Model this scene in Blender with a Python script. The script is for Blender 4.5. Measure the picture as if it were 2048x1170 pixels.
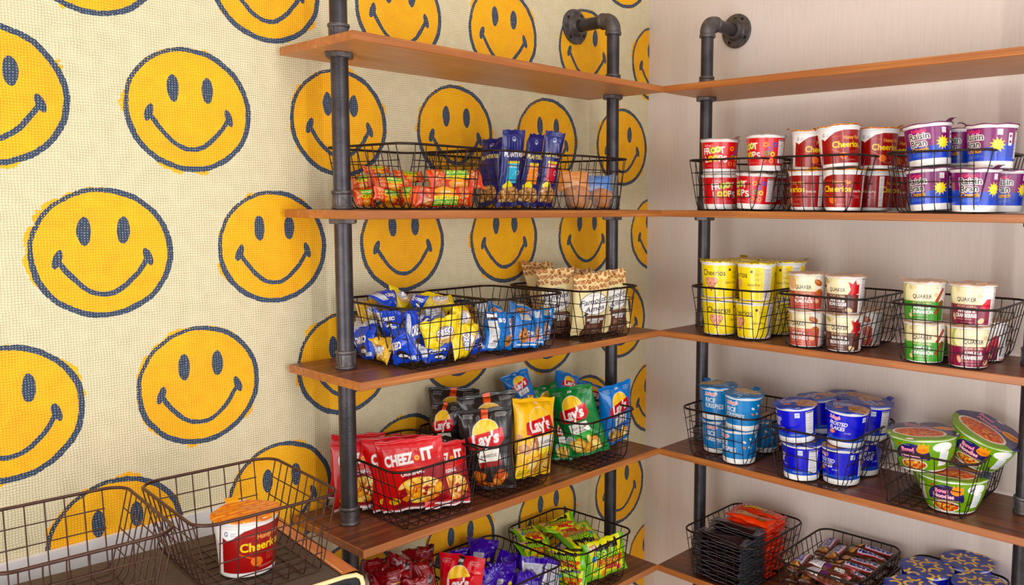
import bpy, math, random
import numpy as np
from mathutils import Matrix, Vector, Euler
for _o in list(bpy.data.objects): bpy.data.objects.remove(_o)
S = bpy.context.scene
COL = S.collection
# ------------------------------------------------------------------ camera
FPX, PX, PY = 1669.58, 1232.38, 560.39          # focal length and principal point in pixels of the 2048x1170 frame
cam = bpy.data.cameras.new('camera'); camo = bpy.data.objects.new('camera', cam); COL.objects.link(camo)
cam.sensor_fit = 'HORIZONTAL'; cam.sensor_width = 36.0; cam.lens = FPX*36.0/2048
cam.shift_x = -(PX-1024)/2048; cam.shift_y = (PY-585)/2048
cam.clip_start = .02
_F = Vector((-.65312,.75186,-.09027)); _R = Vector((.75457,.65619,.00689)); _U = _R.cross(_F)
_F.normalize(); _R = (_R-_R.dot(_F)*_F).normalized(); _U = _R.cross(_F)
camo.matrix_world = Matrix(((_R.x,_U.x,-_F.x,1.56059),(_R.y,_U.y,-_F.y,-1.93621),(_R.z,_U.z,-_F.z,.62260),(0,0,0,1)))
S.camera = camo
# ------------------------------------------------------------------ exposure, world and lights
S.view_settings.view_transform = 'Standard'; S.view_settings.look = 'None'
S.view_settings.exposure = -0.10; S.view_settings.gamma = 1.0; S.view_settings.use_curve_mapping = False
world = bpy.data.worlds.new('room_daylight'); S.world = world; world.use_nodes = True
world.node_tree.nodes['Background'].inputs[0].default_value = (.98,.985,1.0,1)
world.node_tree.nodes['Background'].inputs[1].default_value = .78
def area(name, loc, target, sx, sy, power, color=(1,1,1)):
    l = bpy.data.lights.new(name,'AREA'); l.shape='RECTANGLE'; l.size=sx; l.size_y=sy; l.energy=power; l.color=color
    o = bpy.data.objects.new(name,l); COL.objects.link(o); o.location = loc
    d = Vector(target)-Vector(loc); o.rotation_euler = d.to_track_quat('-Z','Y').to_euler(); return o
area('ceiling_panel_light', (1.25,-1.35,1.66), (1.2,-1.3,0), .9, 1.2, 7, (1,.95,.90))
area('window_light', (2.9,-3.3,.7), (.2,-.1,.3), 2.2, 1.6, 7, (1,.98,.97))
area('front_fill_light', (.95,-3.1,-.05), (.80,0,.1), 1.7, 1.5, 42, (1,.98,.97))  # added fill lamp, no real window: brightens the plain wall under its shelves
area('right_fill_light', (3.3,-.95,.40), (.1,-.75,.40), 1.7, 1.5, 26, (1,.98,.96))  # added fill lamp, no real window: evens the smiley wall between shelves
area('tall_strip_light', (2.07,-1.43,.55), (.2,-.35,.55), .07, 1.7, 8.5, (1,.98,.96))
# ------------------------------------------------------------------ helpers
def srgb(c):
    c = np.asarray(c,float)/255.0
    return np.where(c<=.04045, c/12.92, ((c+.055)/1.055)**2.4)
def new_mat(name, color=(128,128,128), rough=.5, metal=0.0, spec=.5, coat=0.0, noise=None, bump=None, attr=False, trans=0.0, alpha=1.0):
    """procedural principled material; noise=(scale, amount) varies the colour, bump=(scale, strength) the surface"""
    m = bpy.data.materials.new(name); m.use_nodes = True
    nt = m.node_tree; b = nt.nodes['Principled BSDF']
    b.inputs['Roughness'].default_value = rough; b.inputs['Metallic'].default_value = metal
    b.inputs['Specular IOR Level'].default_value = spec; b.inputs['Coat Weight'].default_value = coat
    b.inputs['Coat Roughness'].default_value = .12
    b.inputs['Transmission Weight'].default_value = trans; b.inputs['Alpha'].default_value = alpha
    tc = nt.nodes.new('ShaderNodeTexCoord')
    lin = tuple(srgb(color))+(1,)
    src = None
    if attr:
        a = nt.nodes.new('ShaderNodeAttribute'); a.attribute_name = 'art'; src = a.outputs['Color']
    if noise:
        n = nt.nodes.new('ShaderNodeTexNoise'); n.inputs['Scale'].default_value = noise[0]; n.inputs['Detail'].default_value = 4
        nt.links.new(tc.outputs['Object'], n.inputs['Vector'])
        mr = nt.nodes.new('ShaderNodeMapRange'); mr.inputs[1].default_value=.3; mr.inputs[2].default_value=.7
        mr.inputs[3].default_value = 1-noise[1]; mr.inputs[4].default_value = 1+noise[1]*.6
        nt.links.new(n.outputs['Fac'], mr.inputs[0])
        mx = nt.nodes.new('ShaderNodeVectorMath'); mx.operation='SCALE'
        if src: nt.links.new(src, mx.inputs[0])
        else: mx.inputs[0].default_value = lin[:3]
        nt.links.new(mr.outputs[0], mx.inputs['Scale']); src = mx.outputs[0]
    if src: nt.links.new(src, b.inputs['Base Color'])
    else: b.inputs['Base Color'].default_value = lin
    if bump:
        n = nt.nodes.new('ShaderNodeTexNoise'); n.inputs['Scale'].default_value = bump[0]; n.inputs['Detail'].default_value = 3
        nt.links.new(tc.outputs['Object'], n.inputs['Vector'])
        bp = nt.nodes.new('ShaderNodeBump'); bp.inputs['Strength'].default_value = bump[1]; bp.inputs['Distance'].default_value=.001
        nt.links.new(n.outputs['Fac'], bp.inputs['Height']); nt.links.new(bp.outputs[0], b.inputs['Normal'])
    return m
class MB:
    """collects quads/tris with numpy, builds ONE mesh object"""
    def __init__(s): s.v=[]; s.f=[]; s.n=0; s.c=[]; s.mi=[]
    def add(s, verts, faces, col=None, mat=0):
        verts = np.asarray(verts,float).reshape(-1,3); faces = np.asarray(faces,int)
        s.v.append(verts); s.f.append(faces+s.n); s.n += len(verts); s.mi.append(np.full(len(faces),mat))
        if col is None: col = (1,1,1)
        col = np.asarray(col,float)
        if col.ndim==1: col = np.tile(col,(len(verts),1))
        s.c.append(col)
    def addf(s, faces, mat=0): s.f.append(np.asarray(faces,int)); s.mi.append(np.full(len(faces),mat))
    def mesh(s, name, mats, smooth=True, colors=False, sharp=None):
        me = bpy.data.meshes.new(name)
        v = np.concatenate(s.v); me.vertices.add(len(v)); me.vertices.foreach_set('co', v.astype(np.float32).ravel())
        loops=[]; starts=[]; tot=0; mi=[]
        for f,m_ in zip(s.f,s.mi):
            k=f.shape[1]; loops.append(f.ravel()); starts.append(tot+np.arange(len(f))*k); tot+=f.size; mi.append(m_)
        me.loops.add(tot); me.loops.foreach_set('vertex_index', np.concatenate(loops).astype(np.int32))
        st=np.concatenate(starts); me.polygons.add(len(st)); me.polygons.foreach_set('loop_start', st.astype(np.int32))
        me.update(calc_edges=True)
        mi=np.concatenate(mi); me.polygons.foreach_set('material_index', mi.astype(np.int32))
        me.polygons.foreach_set('use_smooth', np.full(len(st),smooth))
        for m_ in (mats if isinstance(mats,(list,tuple)) else [mats]): me.materials.append(m_)
        if colors:
            ca = me.color_attributes.new('art','FLOAT_COLOR','POINT'); c=np.concatenate(s.c)
            ca.data.foreach_set('color', np.concatenate([c,np.ones((len(c),1))],1).astype(np.float32).ravel())
        me.update()
        if sharp is not None: me.set_sharp_from_angle(angle=math.radians(sharp))
        return me
    def obj(s, name, mats, parent=None, smooth=True, colors=False, sharp=None):
        o = bpy.data.objects.new(name, s.mesh(name,mats,smooth,colors,sharp)); COL.objects.link(o)
        if parent: o.parent = parent
        return o
def link(name, me, parent=None, loc=None):
    o = bpy.data.objects.new(name, me); COL.objects.link(o)
    if parent: o.parent = parent
    if loc: o.location = loc
    return o
def tag(o, label, cat, group=None):
    o['label']=label; o['category']=cat
    if group: o['group']=group
    return o
def thing(name, label, cat, loc=(0,0,0), rot=(0,0,0), group=None):
    o = bpy.data.objects.new(name,None); COL.objects.link(o); o.empty_display_size=.02
    o.location = loc; o.rotation_euler = rot; return tag(o,label,cat,group)
def struct(o): o['kind']='structure'; return o
def box(mb, x0,x1,y0,y1,z0,z1, mats=(0,0,0), col=None):
    """mats: (top, bottom, sides)"""
    P=[(x0,y0,z0),(x1,y0,z0),(x1,y1,z0),(x0,y1,z0),(x0,y0,z1),(x1,y0,z1),(x1,y1,z1),(x0,y1,z1)]
    for f,m_ in (((4,5,6,7),mats[0]),((3,2,1,0),mats[1]),((0,1,5,4),mats[2]),((1,2,6,5),mats[2]),((2,3,7,6),mats[2]),((3,0,4,7),mats[2])):
        mb.add([P[i] for i in f],[(0,1,2,3)],col,m_)
def tube(mb, pts, r, seg=6, closed=False, cap=True, mat=0):
    """round wire along a polyline"""
    P=[Vector(p) for p in pts]; n=len(P); rings=[]
    up=None
    for i in range(n):
        a=P[(i-1)%n] if (closed or i>0) else P[i]; b=P[(i+1)%n] if (closed or i<n-1) else P[i]
        t=(b-a).normalized()
        if up is None:
            up = Vector((0,0,1)) if abs(t.z)<.9 else Vector((1,0,0))
        s_=t.cross(up)
        if s_.length<1e-5: s_=t.orthogonal()
        s_.normalize(); up=s_.cross(t).normalized()
        a1=(P[i]-a).normalized() if (P[i]-a).length>1e-9 else t
        k=1/max(.5,abs(a1.dot(t)))
        rings.append([P[i]+(s_*math.cos(q)+up*math.sin(q))*r*(k if 0<i<n-1 or closed else 1) for q in [2*math.pi*j/seg for j in range(seg)]])
    V=[tuple(p) for rg in rings for p in rg]; Fc=[]
    for i in range(n if closed else n-1):
        for j in range(seg):
            a=i*seg+j; b=i*seg+(j+1)%seg; c=((i+1)%n)*seg+(j+1)%seg; d=((i+1)%n)*seg+j
            Fc.append((a,d,c,b))
    mb.add(V,Fc,None,mat)
    if cap and not closed:
        for ring,rev in ((0,False),(n-1,True)):
            c=P[ring]; base=[tuple(p) for p in rings[ring]]+[tuple(c)]
            mb.add(base,[((j+1)%seg,seg,j) if rev else (j,seg,(j+1)%seg) for j in range(seg)],None,mat)
def lathe(mb, prof, seg=48, mat=0, col=None, M=None, hexa=False):
    """prof: list of (r,z) from bottom to top, optional matrix"""
    prof=[(max(r,1e-5),z) for r,z in prof]; n=len(prof)
    th=np.arange(seg)*2*np.pi/seg
    V=np.array([[r*np.cos(t),r*np.sin(t),z] for r,z in prof for t in th])
    if M is not None: V=np.array([tuple(M@Vector(v)) for v in V])
    i,j=np.meshgrid(np.arange(n-1),np.arange(seg),indexing='ij'); i=i.ravel(); j=j.ravel()
    Fc=np.stack([i*seg+j,i*seg+(j+1)%seg,(i+1)*seg+(j+1)%seg,(i+1)*seg+j],1)
    mb.add(V,Fc,col,mat)

# ------------------------------------------------------------------ printed artwork (drawn into vertex colours)
_gl={}
def glyphs(s,bold):
    k=(s,bold)
    if k not in _gl:
        cu=bpy.data.curves.new('lettering','FONT'); cu.body=s; cu.size=1; cu.offset=bold; cu.resolution_u=3; cu.fill_mode='FRONT'
        o=bpy.data.objects.new('lettering',cu); COL.objects.link(o)
        me=o.evaluated_get(bpy.context.evaluated_depsgraph_get()).to_mesh(); me.calc_loop_triangles()
        v=np.array([tuple(p.co[:2]) for p in me.vertices]).reshape(-1,2); t=np.array([tuple(q.vertices) for q in me.loop_triangles]).reshape(-1,3)
        bpy.data.objects.remove(o); bpy.data.curves.remove(cu)
        if len(v): v=v-[v[:,0].min(),0]
        _gl[k]=(v,t)
    return _gl[k]
def dil(m,n):
    for _ in range(n):
        q=m.copy(); q[1:]|=m[:-1]; q[:-1]|=m[1:]; q[:,1:]|=m[:,:-1]; q[:,:-1]|=m[:,1:]; m=q
    return m
class Art:
    """canvas in millimetres, origin top left; colours are sRGB 0-255"""
    def __init__(s,w,h,bg,ppm=3,seed=0):
        s.w,s.h,s.ppm=w,h,ppm; s.W,s.H=int(round(w*ppm)),int(round(h*ppm))
        s.a=np.empty((s.H,s.W,3)); s.a[:]=bg; s.rg=np.random.RandomState(seed)
        yy,xx=np.mgrid[0:s.H,0:s.W]; s.x=(xx+.5)/ppm; s.y=(yy+.5)/ppm
    def put(s,m,c,al=1.0): s.a[m]=s.a[m]*(1-al)+np.asarray(c,float)*al
    def rect(s,x,y,w,h,c,al=1.0): s.put((s.x>=x)&(s.x<x+w)&(s.y>=y)&(s.y<y+h),c,al); return s
    def ell(s,cx,cy,rx,ry,c,rot=0,al=1.0,clip=None):
        t=math.radians(rot); dx=s.x-cx; dy=s.y-cy; X=dx*math.cos(t)+dy*math.sin(t); Y=-dx*math.sin(t)+dy*math.cos(t)
        m=(X/rx)**2+(Y/ry)**2<=1
        if clip is not None: m&=clip
        s.put(m,c,al); return m
    def ring(s,cx,cy,r,t,c,sy=1,clip=None):
        d=np.hypot(s.x-cx,(s.y-cy)/sy); m=np.abs(d-r)<t/2
        if clip is not None: m&=clip
        s.put(m,c)
    def poly(s,pts,c,al=1.0):
        m=np.zeros((s.H,s.W),bool); n=len(pts)
        for i in range(n):
            x0,y0=pts[i]; x1,y1=pts[(i+1)%n]
            if y0==y1: continue
            cr=((s.y>=min(y0,y1))&(s.y<max(y0,y1))&(s.x<x0+(s.y-y0)*(x1-x0)/(y1-y0))); m^=cr
        s.put(m,c,al); return m
    def text(s,t,cx,cy,h,c,w=None,bold=0.02,shear=0,rot=0,out=None,arc=0):
        """cap height h mm centred at cx,cy; w = total width; out=(colour, mm)"""
        v,tr=glyphs(t,round(bold*.42,4))
        if not len(v): return
        sy=h/.70; sx=sy if w is None else w/max(1e-6,v[:,0].max())
        X=(v[:,0]-v[:,0].max()/2)*sx; Y=(v[:,1]-.35)*sy
        X=X+Y*shear
        if arc: Y=Y-arc*(X/ (v[:,0].max()*sx/2))**2
        a=math.radians(rot); ca,sa=math.cos(a),math.sin(a)
        px=(cx+X*ca-(-Y)*sa)*s.ppm; py=(cy+X*sa+(-Y)*ca)*s.ppm
        m=np.zeros((s.H,s.W),bool); P=np.stack([px,py],1)
        for q in tr:
            A,B,C_=P[q]; x0=max(0,int(min(A[0],B[0],C_[0]))-1); x1=min(s.W,int(max(A[0],B[0],C_[0]))+2)
            y0=max(0,int(min(A[1],B[1],C_[1]))-1); y1=min(s.H,int(max(A[1],B[1],C_[1]))+2)
            if x1<=x0 or y1<=y0: continue
            gx,gy=np.meshgrid(np.arange(x0,x1)+.5,np.arange(y0,y1)+.5)
            d=(B[0]-A[0])*(C_[1]-A[1])-(B[1]-A[1])*(C_[0]-A[0])
            if abs(d)<1e-9: continue
            l1=((B[0]-gx)*(C_[1]-gy)-(B[1]-gy)*(C_[0]-gx))/d; l2=((C_[0]-gx)*(A[1]-gy)-(C_[1]-gy)*(A[0]-gx))/d; l3=1-l1-l2
            m[y0:y1,x0:x1]|=(l1>=-.02)&(l2>=-.02)&(l3>=-.02)
        if out: s.put(dil(m,max(1,int(round(out[1]*s.ppm)))),out[0])
        s.put(m,c)
    def lines(s,x,y,w,h,c,pitch=2.0,t=.8,al=.8):
        """rows of print too small to read"""
        k=0
        yy=y
        while yy<y+h:
            xx=x+(s.rg.rand()*1.0)
            end=x+w*(1-.25*s.rg.rand())
            while xx<end:
                l=1.2+3*s.rg.rand(); s.rect(xx,yy,min(l,end-xx),t,c,al); xx+=l+.7
            yy+=pitch; k+=1
    def barcode(s,x,y,w,h,c=(20,20,30),vert=False):
        q=0
        L=w if not vert else h
        while q<L:
            b=.35+s.rg.rand()*.7
            s.rect(x+q,y,b,h,c) if not vert else s.rect(x,y+q,w,b,c)
            q+=b+.4+s.rg.rand()*.7
    def food(s,mask,cols,n=60,r=(2,5),seed=1,edge=None):
        rg=np.random.RandomState(seed); ys,xs=np.where(mask)
        if not len(ys): return
        for i in range(n):
            k=rg.randint(len(ys)); cx=(xs[k]+.5)/s.ppm; cy=(ys[k]+.5)/s.ppm
            R=r[0]+rg.rand()*(r[1]-r[0]); R2=R*(.4+.6*rg.rand()); ro=rg.rand()*180; c=np.array(cols[rg.randint(len(cols))],float)
            if edge is not None: s.ell(cx,cy,R*1.15,R2*1.15,edge,ro,1,mask)
            s.ell(cx,cy,R,R2,c,ro,1,mask); s.ell(cx-R*.2,cy-R2*.25,R*.5,R2*.45,np.minimum(255,c*1.18+12),ro,.6,mask)
    def flip(s): s.a=s.a[::-1,::-1].copy(); return s
    def vert(s):
        s.a=np.rot90(s.a,1).copy(); s.w,s.h=s.h,s.w; s.W,s.H=s.H,s.W
        yy,xx=np.mgrid[0:s.H,0:s.W]; s.x=(xx+.5)/s.ppm; s.y=(yy+.5)/s.ppm; return s
    def sample(s,u,v):
        """u,v in 0..1 (v from top): area-averaged colour, returned linear"""
        if not hasattr(s,'lin'):
            l=srgb(np.clip(s.a,0,255)); g=l.mean(2,keepdims=True); l=np.clip(g+(l-g)*1.10,0,1)*.94; k=2; q=l.copy(); c=1
            for dy in range(-1,2):
                for dx in range(-1,2):
                    if dx or dy: q+=np.roll(np.roll(l,dy,0),dx,1); c+=1
            s.lin=q/c
        i=np.clip((v*s.H).astype(int),0,s.H-1); j=np.clip((u*s.W).astype(int),0,s.W-1)
        return s.lin[i,j]

# ------------------------------------------------------------------ node maths
class NX:
    def __init__(s,nt,so): s.nt=nt; s.so=so
    def _m(s,op,b=None,c=None):
        n=s.nt.nodes.new('ShaderNodeMath'); n.operation=op; s.nt.links.new(s.so,n.inputs[0])
        for i,q in ((1,b),(2,c)):
            if q is None: continue
            if isinstance(q,NX): s.nt.links.new(q.so,n.inputs[i])
            else: n.inputs[i].default_value=q
        return NX(s.nt,n.outputs[0])
    def __add__(s,b): return s._m('ADD',b)
    def __sub__(s,b): return s._m('SUBTRACT',b)
    def __mul__(s,b): return s._m('MULTIPLY',b)
    def __truediv__(s,b): return s._m('DIVIDE',b)
    def lt(s,b): return s._m('LESS_THAN',b)
    def gt(s,b): return s._m('GREATER_THAN',b)
    def mx(s,b): return s._m('MAXIMUM',b)
    def mn(s,b): return s._m('MINIMUM',b)
    def fl(s): return s._m('FLOOR')
    def rnd(s): return s._m('ROUND')
    def ab(s): return s._m('ABSOLUTE')
    def sq(s): return s._m('SQRT')
    def sin(s): return s._m('SINE')
    def inv(s): return (s*-1.0)+1.0
    def step(s,a,b):
        n=s.nt.nodes.new('ShaderNodeMapRange'); n.interpolation_type='SMOOTHSTEP'; s.nt.links.new(s.so,n.inputs[0])
        n.inputs[1].default_value=a; n.inputs[2].default_value=b; return NX(s.nt,n.outputs[0])
def nmix(nt,f,a,b):
    n=nt.nodes.new('ShaderNodeMix'); n.data_type='RGBA'
    if isinstance(f,NX): nt.links.new(f.so,n.inputs['Factor'])
    else: n.inputs['Factor'].default_value=f
    for i,q in ((6,a),(7,b)):
        if isinstance(q,(tuple,list)): n.inputs[i].default_value=tuple(srgb(q))+(1,)
        else: nt.links.new(q,n.inputs[i])
    return n.outputs[2]
def noise(nt,vec,scale,detail=3):
    n=nt.nodes.new('ShaderNodeTexNoise'); n.inputs['Scale'].default_value=scale; n.inputs['Detail'].default_value=detail
    nt.links.new(vec,n.inputs['Vector']); return NX(nt,n.outputs['Fac'])
# wallpaper: round smiling faces in staggered rows printed on a coarse woven ground
def wallpaper():
    m=bpy.data.materials.new('smiley_wallpaper'); m.use_nodes=True; nt=m.node_tree; b=nt.nodes['Principled BSDF']
    g=nt.nodes.new('ShaderNodeNewGeometry'); sp=nt.nodes.new('ShaderNodeSeparateXYZ'); nt.links.new(g.outputs['Position'],sp.inputs[0])
    Y=NX(nt,sp.outputs['Y']); Z=NX(nt,sp.outputs['Z']); pos=g.outputs['Position']
    U0,P,Z0,Q,R=-1.44581,.29539,.78471,.49593,.10945
    wob=(noise(nt,pos,26)-.5)*.006
    Yw=Y+wob; Zw=Z+(noise(nt,pos,31)-.5)*.006
    def local(oy,oz):
        a=(Yw-(U0+oy))/P; c=(Zw-(Z0+oz))/Q
        return (a-a.rnd())*(P/R),(c-c.rnd())*(Q/R)
    ax,az=local(P/2,0); bx,bz=local(0,Q/2)
    da=(ax*ax+az*az).sq(); db=(bx*bx+bz*bz).sq()
    sel=db.lt(da)
    lx=ax+(bx-ax)*sel; lz=az+(bz-az)*sel; d=da.mn(db)
    fine=noise(nt,pos,210,2); mid=noise(nt,pos,60,3); big=noise(nt,pos,9,2)
    # cloth weave
    k=2*math.pi/.0043
    jit=noise(nt,pos,38,4); jit2=noise(nt,pos,47,4)
    wy=(Y*k+jit*9.0).sin(); wz=(Z*k+jit2*9.0).sin()
    weave=(wy*wz)*.5+.5; thread=(wy.mn(wz))*.5+.5
    # colours
    ground=nmix(nt,(thread*.8+jit*.35).step(.10,.62),(188,176,138),(232,219,184))
    yel=nmix(nt,(thread*.55+jit*.35+big*.3).step(.18,.78),(230,148,2),(252,196,20))
    navy=nmix(nt,(thread*.7+fine*.75).step(.62,1.10),(42,58,80),(138,146,160))
    rag=(mid-.5)*.22+(fine-.5)*.12
    upl=((lx*-1.0)+lz).step(.5,1.3)
    patch=noise(nt,pos,17,3).step(.50,.66)
    inside=((d+rag*.4*(upl*.6+.5))-patch*((jit*.5+fine-.35)*.17)).lt(.985)
    col=nmix(nt,inside,ground,yel)
    ring=(((d+(fine-.5)*.03)-.955).ab()-((upl*.012)*-1.0+.043)).lt(0.0)
    def ellm(cx,cz,rx,rz,rot=0):
        c_,s_=math.cos(rot),math.sin(rot)
        X=lx-cx; Zz=lz-cz; p=(X*c_+Zz*s_)/rx; q=(Zz*c_-X*s_)/rz
        return (p*p+q*q+(fine-.5)*.25).lt(1.0)
    eyes=ellm(-.255,.33,.093,.215).mx(ellm(.285,.335,.093,.208))
    fx=lx.ab(); q=(lz+.635)-(fx*fx*1.42); slope=((fx*fx*8.1)+1.0).sq()
    sm=(((q/slope)+(fine-.5)*.022).ab()-.038).lt(0.0)*fx.lt(.60)
    ser=ellm(-.62,-.085,.060,.145,-.32).mx(ellm(.62,-.085,.060,.145,.32))
    ink=ring.mx(eyes).mx(sm).mx(ser)
    worn=(fine*.62+thread*.42+upl*ring*.14).gt(.80).inv()
    ink=ink*worn*d.lt(1.2)
    col=nmix(nt,ink,col,navy)
    nt.links.new(col,b.inputs['Base Color'])
    b.inputs['Roughness'].default_value=.62; b.inputs['Specular IOR Level'].default_value=.35
    bp=nt.nodes.new('ShaderNodeBump'); bp.inputs['Strength'].default_value=.35; bp.inputs['Distance'].default_value=.0006
    nt.links.new(thread.so,bp.inputs['Height']); nt.links.new(bp.outputs[0],b.inputs['Normal'])
    return m
def paint_wall():
    m=bpy.data.materials.new('greige_wallcovering'); m.use_nodes=True; nt=m.node_tree; b=nt.nodes['Principled BSDF']
    g=nt.nodes.new('ShaderNodeNewGeometry')
    mp=nt.nodes.new('ShaderNodeMapping'); mp.inputs['Scale'].default_value=(60,60,4); nt.links.new(g.outputs['Position'],mp.inputs[0])
    st=noise(nt,mp.outputs[0],3,4); st2=noise(nt,g.outputs['Position'],700,2)
    col=nmix(nt,(st*.6+st2*.4).step(.35,.65),(212,199,190),(218,206,198))
    nt.links.new(col,b.inputs['Base Color']); b.inputs['Roughness'].default_value=.55
    bp=nt.nodes.new('ShaderNodeBump'); bp.inputs['Strength'].default_value=.15; bp.inputs['Distance'].default_value=.0004
    nt.links.new(st2.so,bp.inputs['Height']); nt.links.new(bp.outputs[0],b.inputs['Normal'])
    return m
def wood(name,dark,light,axis,rough=.38,fine=1.0):
    """stained pine: grain runs along axis"""
    m=bpy.data.materials.new(name); m.use_nodes=True; nt=m.node_tree; b=nt.nodes['Principled BSDF']
    g=nt.nodes.new('ShaderNodeNewGeometry'); mp=nt.nodes.new('ShaderNodeMapping')
    mp.inputs['Scale'].default_value=(1.3,30,30) if axis=='X' else (30,1.3,30); nt.links.new(g.outputs['Position'],mp.inputs[0])
    a=noise(nt,mp.outputs[0],2.6,5)
    mp2=nt.nodes.new('ShaderNodeMapping'); mp2.inputs['Scale'].default_value=(3,260,260) if axis=='X' else (260,3,260); nt.links.new(g.outputs['Position'],mp2.inputs[0])
    f=noise(nt,mp2.outputs[0],2.0,3)
    blot=noise(nt,g.outputs['Position'],7,3)
    t=(a*.45+f*(.62*fine)+blot*.25).step(.50-.1*(1-fine),.86-.2*(1-fine))
    nt.links.new(nmix(nt,t,dark,light),b.inputs['Base Color'])
    b.inputs['Roughness'].default_value=rough; b.inputs['Coat Weight'].default_value=.25; b.inputs['Coat Roughness'].default_value=.3
    bp=nt.nodes.new('ShaderNodeBump'); bp.inputs['Strength'].default_value=.25; bp.inputs['Distance'].default_value=.0004
    nt.links.new(f.so,bp.inputs['Height']); nt.links.new(bp.outputs[0],b.inputs['Normal'])
    return m
M_wallpaper=wallpaper(); M_wall=paint_wall()
M_floor=new_mat('floor_vinyl',(176,156,136),.6,noise=(8,.2)); M_ceil=new_mat('ceiling_paint',(235,232,226),.8,noise=(20,.02))
M_pipe=new_mat('black_iron_pipe',(66,62,66),.36,.6,.5,noise=(35,.35),bump=(220,.35))
M_fit=new_mat('worn_cast_iron',(94,89,89),.42,.6,.5,noise=(60,.45),bump=(160,.6))
M_hole=new_mat('screw_hole_black',(10,10,10),.9,noise=(60,.2))
M_wire=new_mat('dark_bronze_wire',(46,33,30),.38,.6,.5,noise=(80,.2))
M_wire2=new_mat('brown_wire',(74,48,40),.36,.6,.5,noise=(80,.2))
M_plast=new_mat('white_cup_paper',(238,236,233),.32,noise=(30,.03))
M_print=new_mat('printed_cup_wrap',rough=.27,attr=True,noise=(60,.03),coat=.3)
M_film=new_mat('glossy_printed_film',rough=.24,attr=True,noise=(50,.05),bump=(140,.12),coat=.22,spec=.5)
M_matte=new_mat('matte_printed_film',rough=.45,attr=True,noise=(50,.05),bump=(140,.12))
M_foil=new_mat('printed_foil_lid',rough=.33,attr=True,noise=(60,.05),bump=(120,.25),metal=.15)
M_clear=new_mat('clear_film',(250,250,250),.1,noise=(60,.02),bump=(90,.5),spec=.8,alpha=.09)
M_muffin=new_mat('baked_muffin',(204,122,40),.8,noise=(70,.35),bump=(150,.9))
M_felt=new_mat('dark_taupe_top',(84,68,56),.85,noise=(300,.25),bump=(500,.4))
M_leather=new_mat('orange_brown_leather',(196,112,58),.45,noise=(14,.25),bump=(260,.4),coat=.2)
M_cream=new_mat('cream_piping',(236,208,150),.5,noise=(50,.12),bump=(120,.3))
M_black=new_mat('black_trunk_panel',(20,22,30),.4,noise=(30,.2))
M_whiteb=new_mat('white_board',(226,222,222),.6,noise=(20,.03))
M_stitch=new_mat('pale_thread',(232,190,140),.6,noise=(90,.1))

# ------------------------------------------------------------------ artwork for the cups (wrap is W mm around, front at the middle)
W_=(245,243,240)
def nutrition(a,x,y,w,h):
    a.rect(x,y,w,h,W_); a.rect(x+1,y+1,w-2,2.2,(30,30,30)); a.lines(x+1,y+5,w-2,h-7,(40,40,45),2.1,.8)
def art_loops():
    a=Art(264,64,(206,22,44),seed=3); c=132
    a.text("Kellogg's",c-24,8,6,(250,190,190),24,.0,.3)
    for t,x,y,cc in (("F",-35,22,W_),("R",-24,21,W_),("T",9,19,W_),("L",-31,41,W_),("P",6,39,W_),("S",17,41,W_)):
        a.text(t,c+x,y,15,cc,None,.05,0,-6)
    for x,y,cc,c2 in ((-12,20,(205,215,60),(70,120,30)),(-1,18,(225,225,120),(130,150,50)),(-19,40,(250,200,40),(170,110,20)),(-6,39,(240,210,60),(200,90,30))):
        a.ell(c+x,y,7.2,7.6,cc); a.ell(c+x,y,2.6,2.8,c2)
    for i,(x,y,cc) in enumerate(((34,16,(230,150,40)),(44,26,(120,60,150)),(37,36,(60,150,70)),(50,38,(240,200,50)),(30,52,(236,120,60)),(47,53,(236,140,60)),(55,16,(40,80,190)))):
        a.ring(c+x,y,4.2,3,cc)
    a.lines(c-30,56,50,4,(240,150,160),2,.7); nutrition(a,c+64,4,20,54); a.rect(c+88,8,16,44,W_); a.barcode(c+89,9,14,42,vert=True)
    a.lines(c-110,10,50,44,(240,190,190),3,.8); a.text("FROOT",c-90,20,12,W_,44,.05); a.text("LOOPS",c-90,38,12,W_,44,.05)
    return a
def art_honey():
    a=Art(274,72,(150,22,26),seed=4); c=120
    a.poly([(c-66,0),(c-8,0),(c-26,4),(c-50,20),(c-60,14),(c-66,72),(c-84,72),(c-84,0)],W_)
    a.text("G",c-53,8,7,(20,50,130),6,.04,.15); a.lines(c-46,6,12,5,(60,90,160),2.2,.8)
    a.lines(c-80,22,10,40,(120,60,60),4,1.6)
    a.text("Honey Nut",c+12,16,8,(246,176,90),40,.03); a.lines(c-34,13,24,2.5,(236,120,70),3,1)
    a.text("Cheerios",c,31,13.5,(255,214,60),66,.045)
    a.text("Gluten Free",c+47,36,5.5,(246,220,210),24,.02); a.lines(c+38,45,20,7,(230,160,150),3,.8)
    for i in range(8): a.ell(c-34+i*2.6,41+i*1.25,2,1.1,(214,96,44),25)
    a.ell(c-9,56,9.5,7.5,(224,104,40),20); a.ell(c-9,56,9,7,(240,132,58),20)
    for i in range(5): a.ell(c-14+i*3,54+i*1.2,.8,6,(206,84,34),20)
    a.lines(c+6,46,22,12,(224,110,90),3.2,.9); a.lines(c-6,64,30,3,(236,170,160),2,.8)
    a.text("Honey Nut",c+104,16,8,(246,176,90),38,.03); a.text("Cheerios",c+100,31,13,(255,214,60),52,.045)
    a.rect(c+66,2,11,68,W_); a.lines(c+67,5,9,62,(90,60,60),2.4,.9)
    return a
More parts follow.
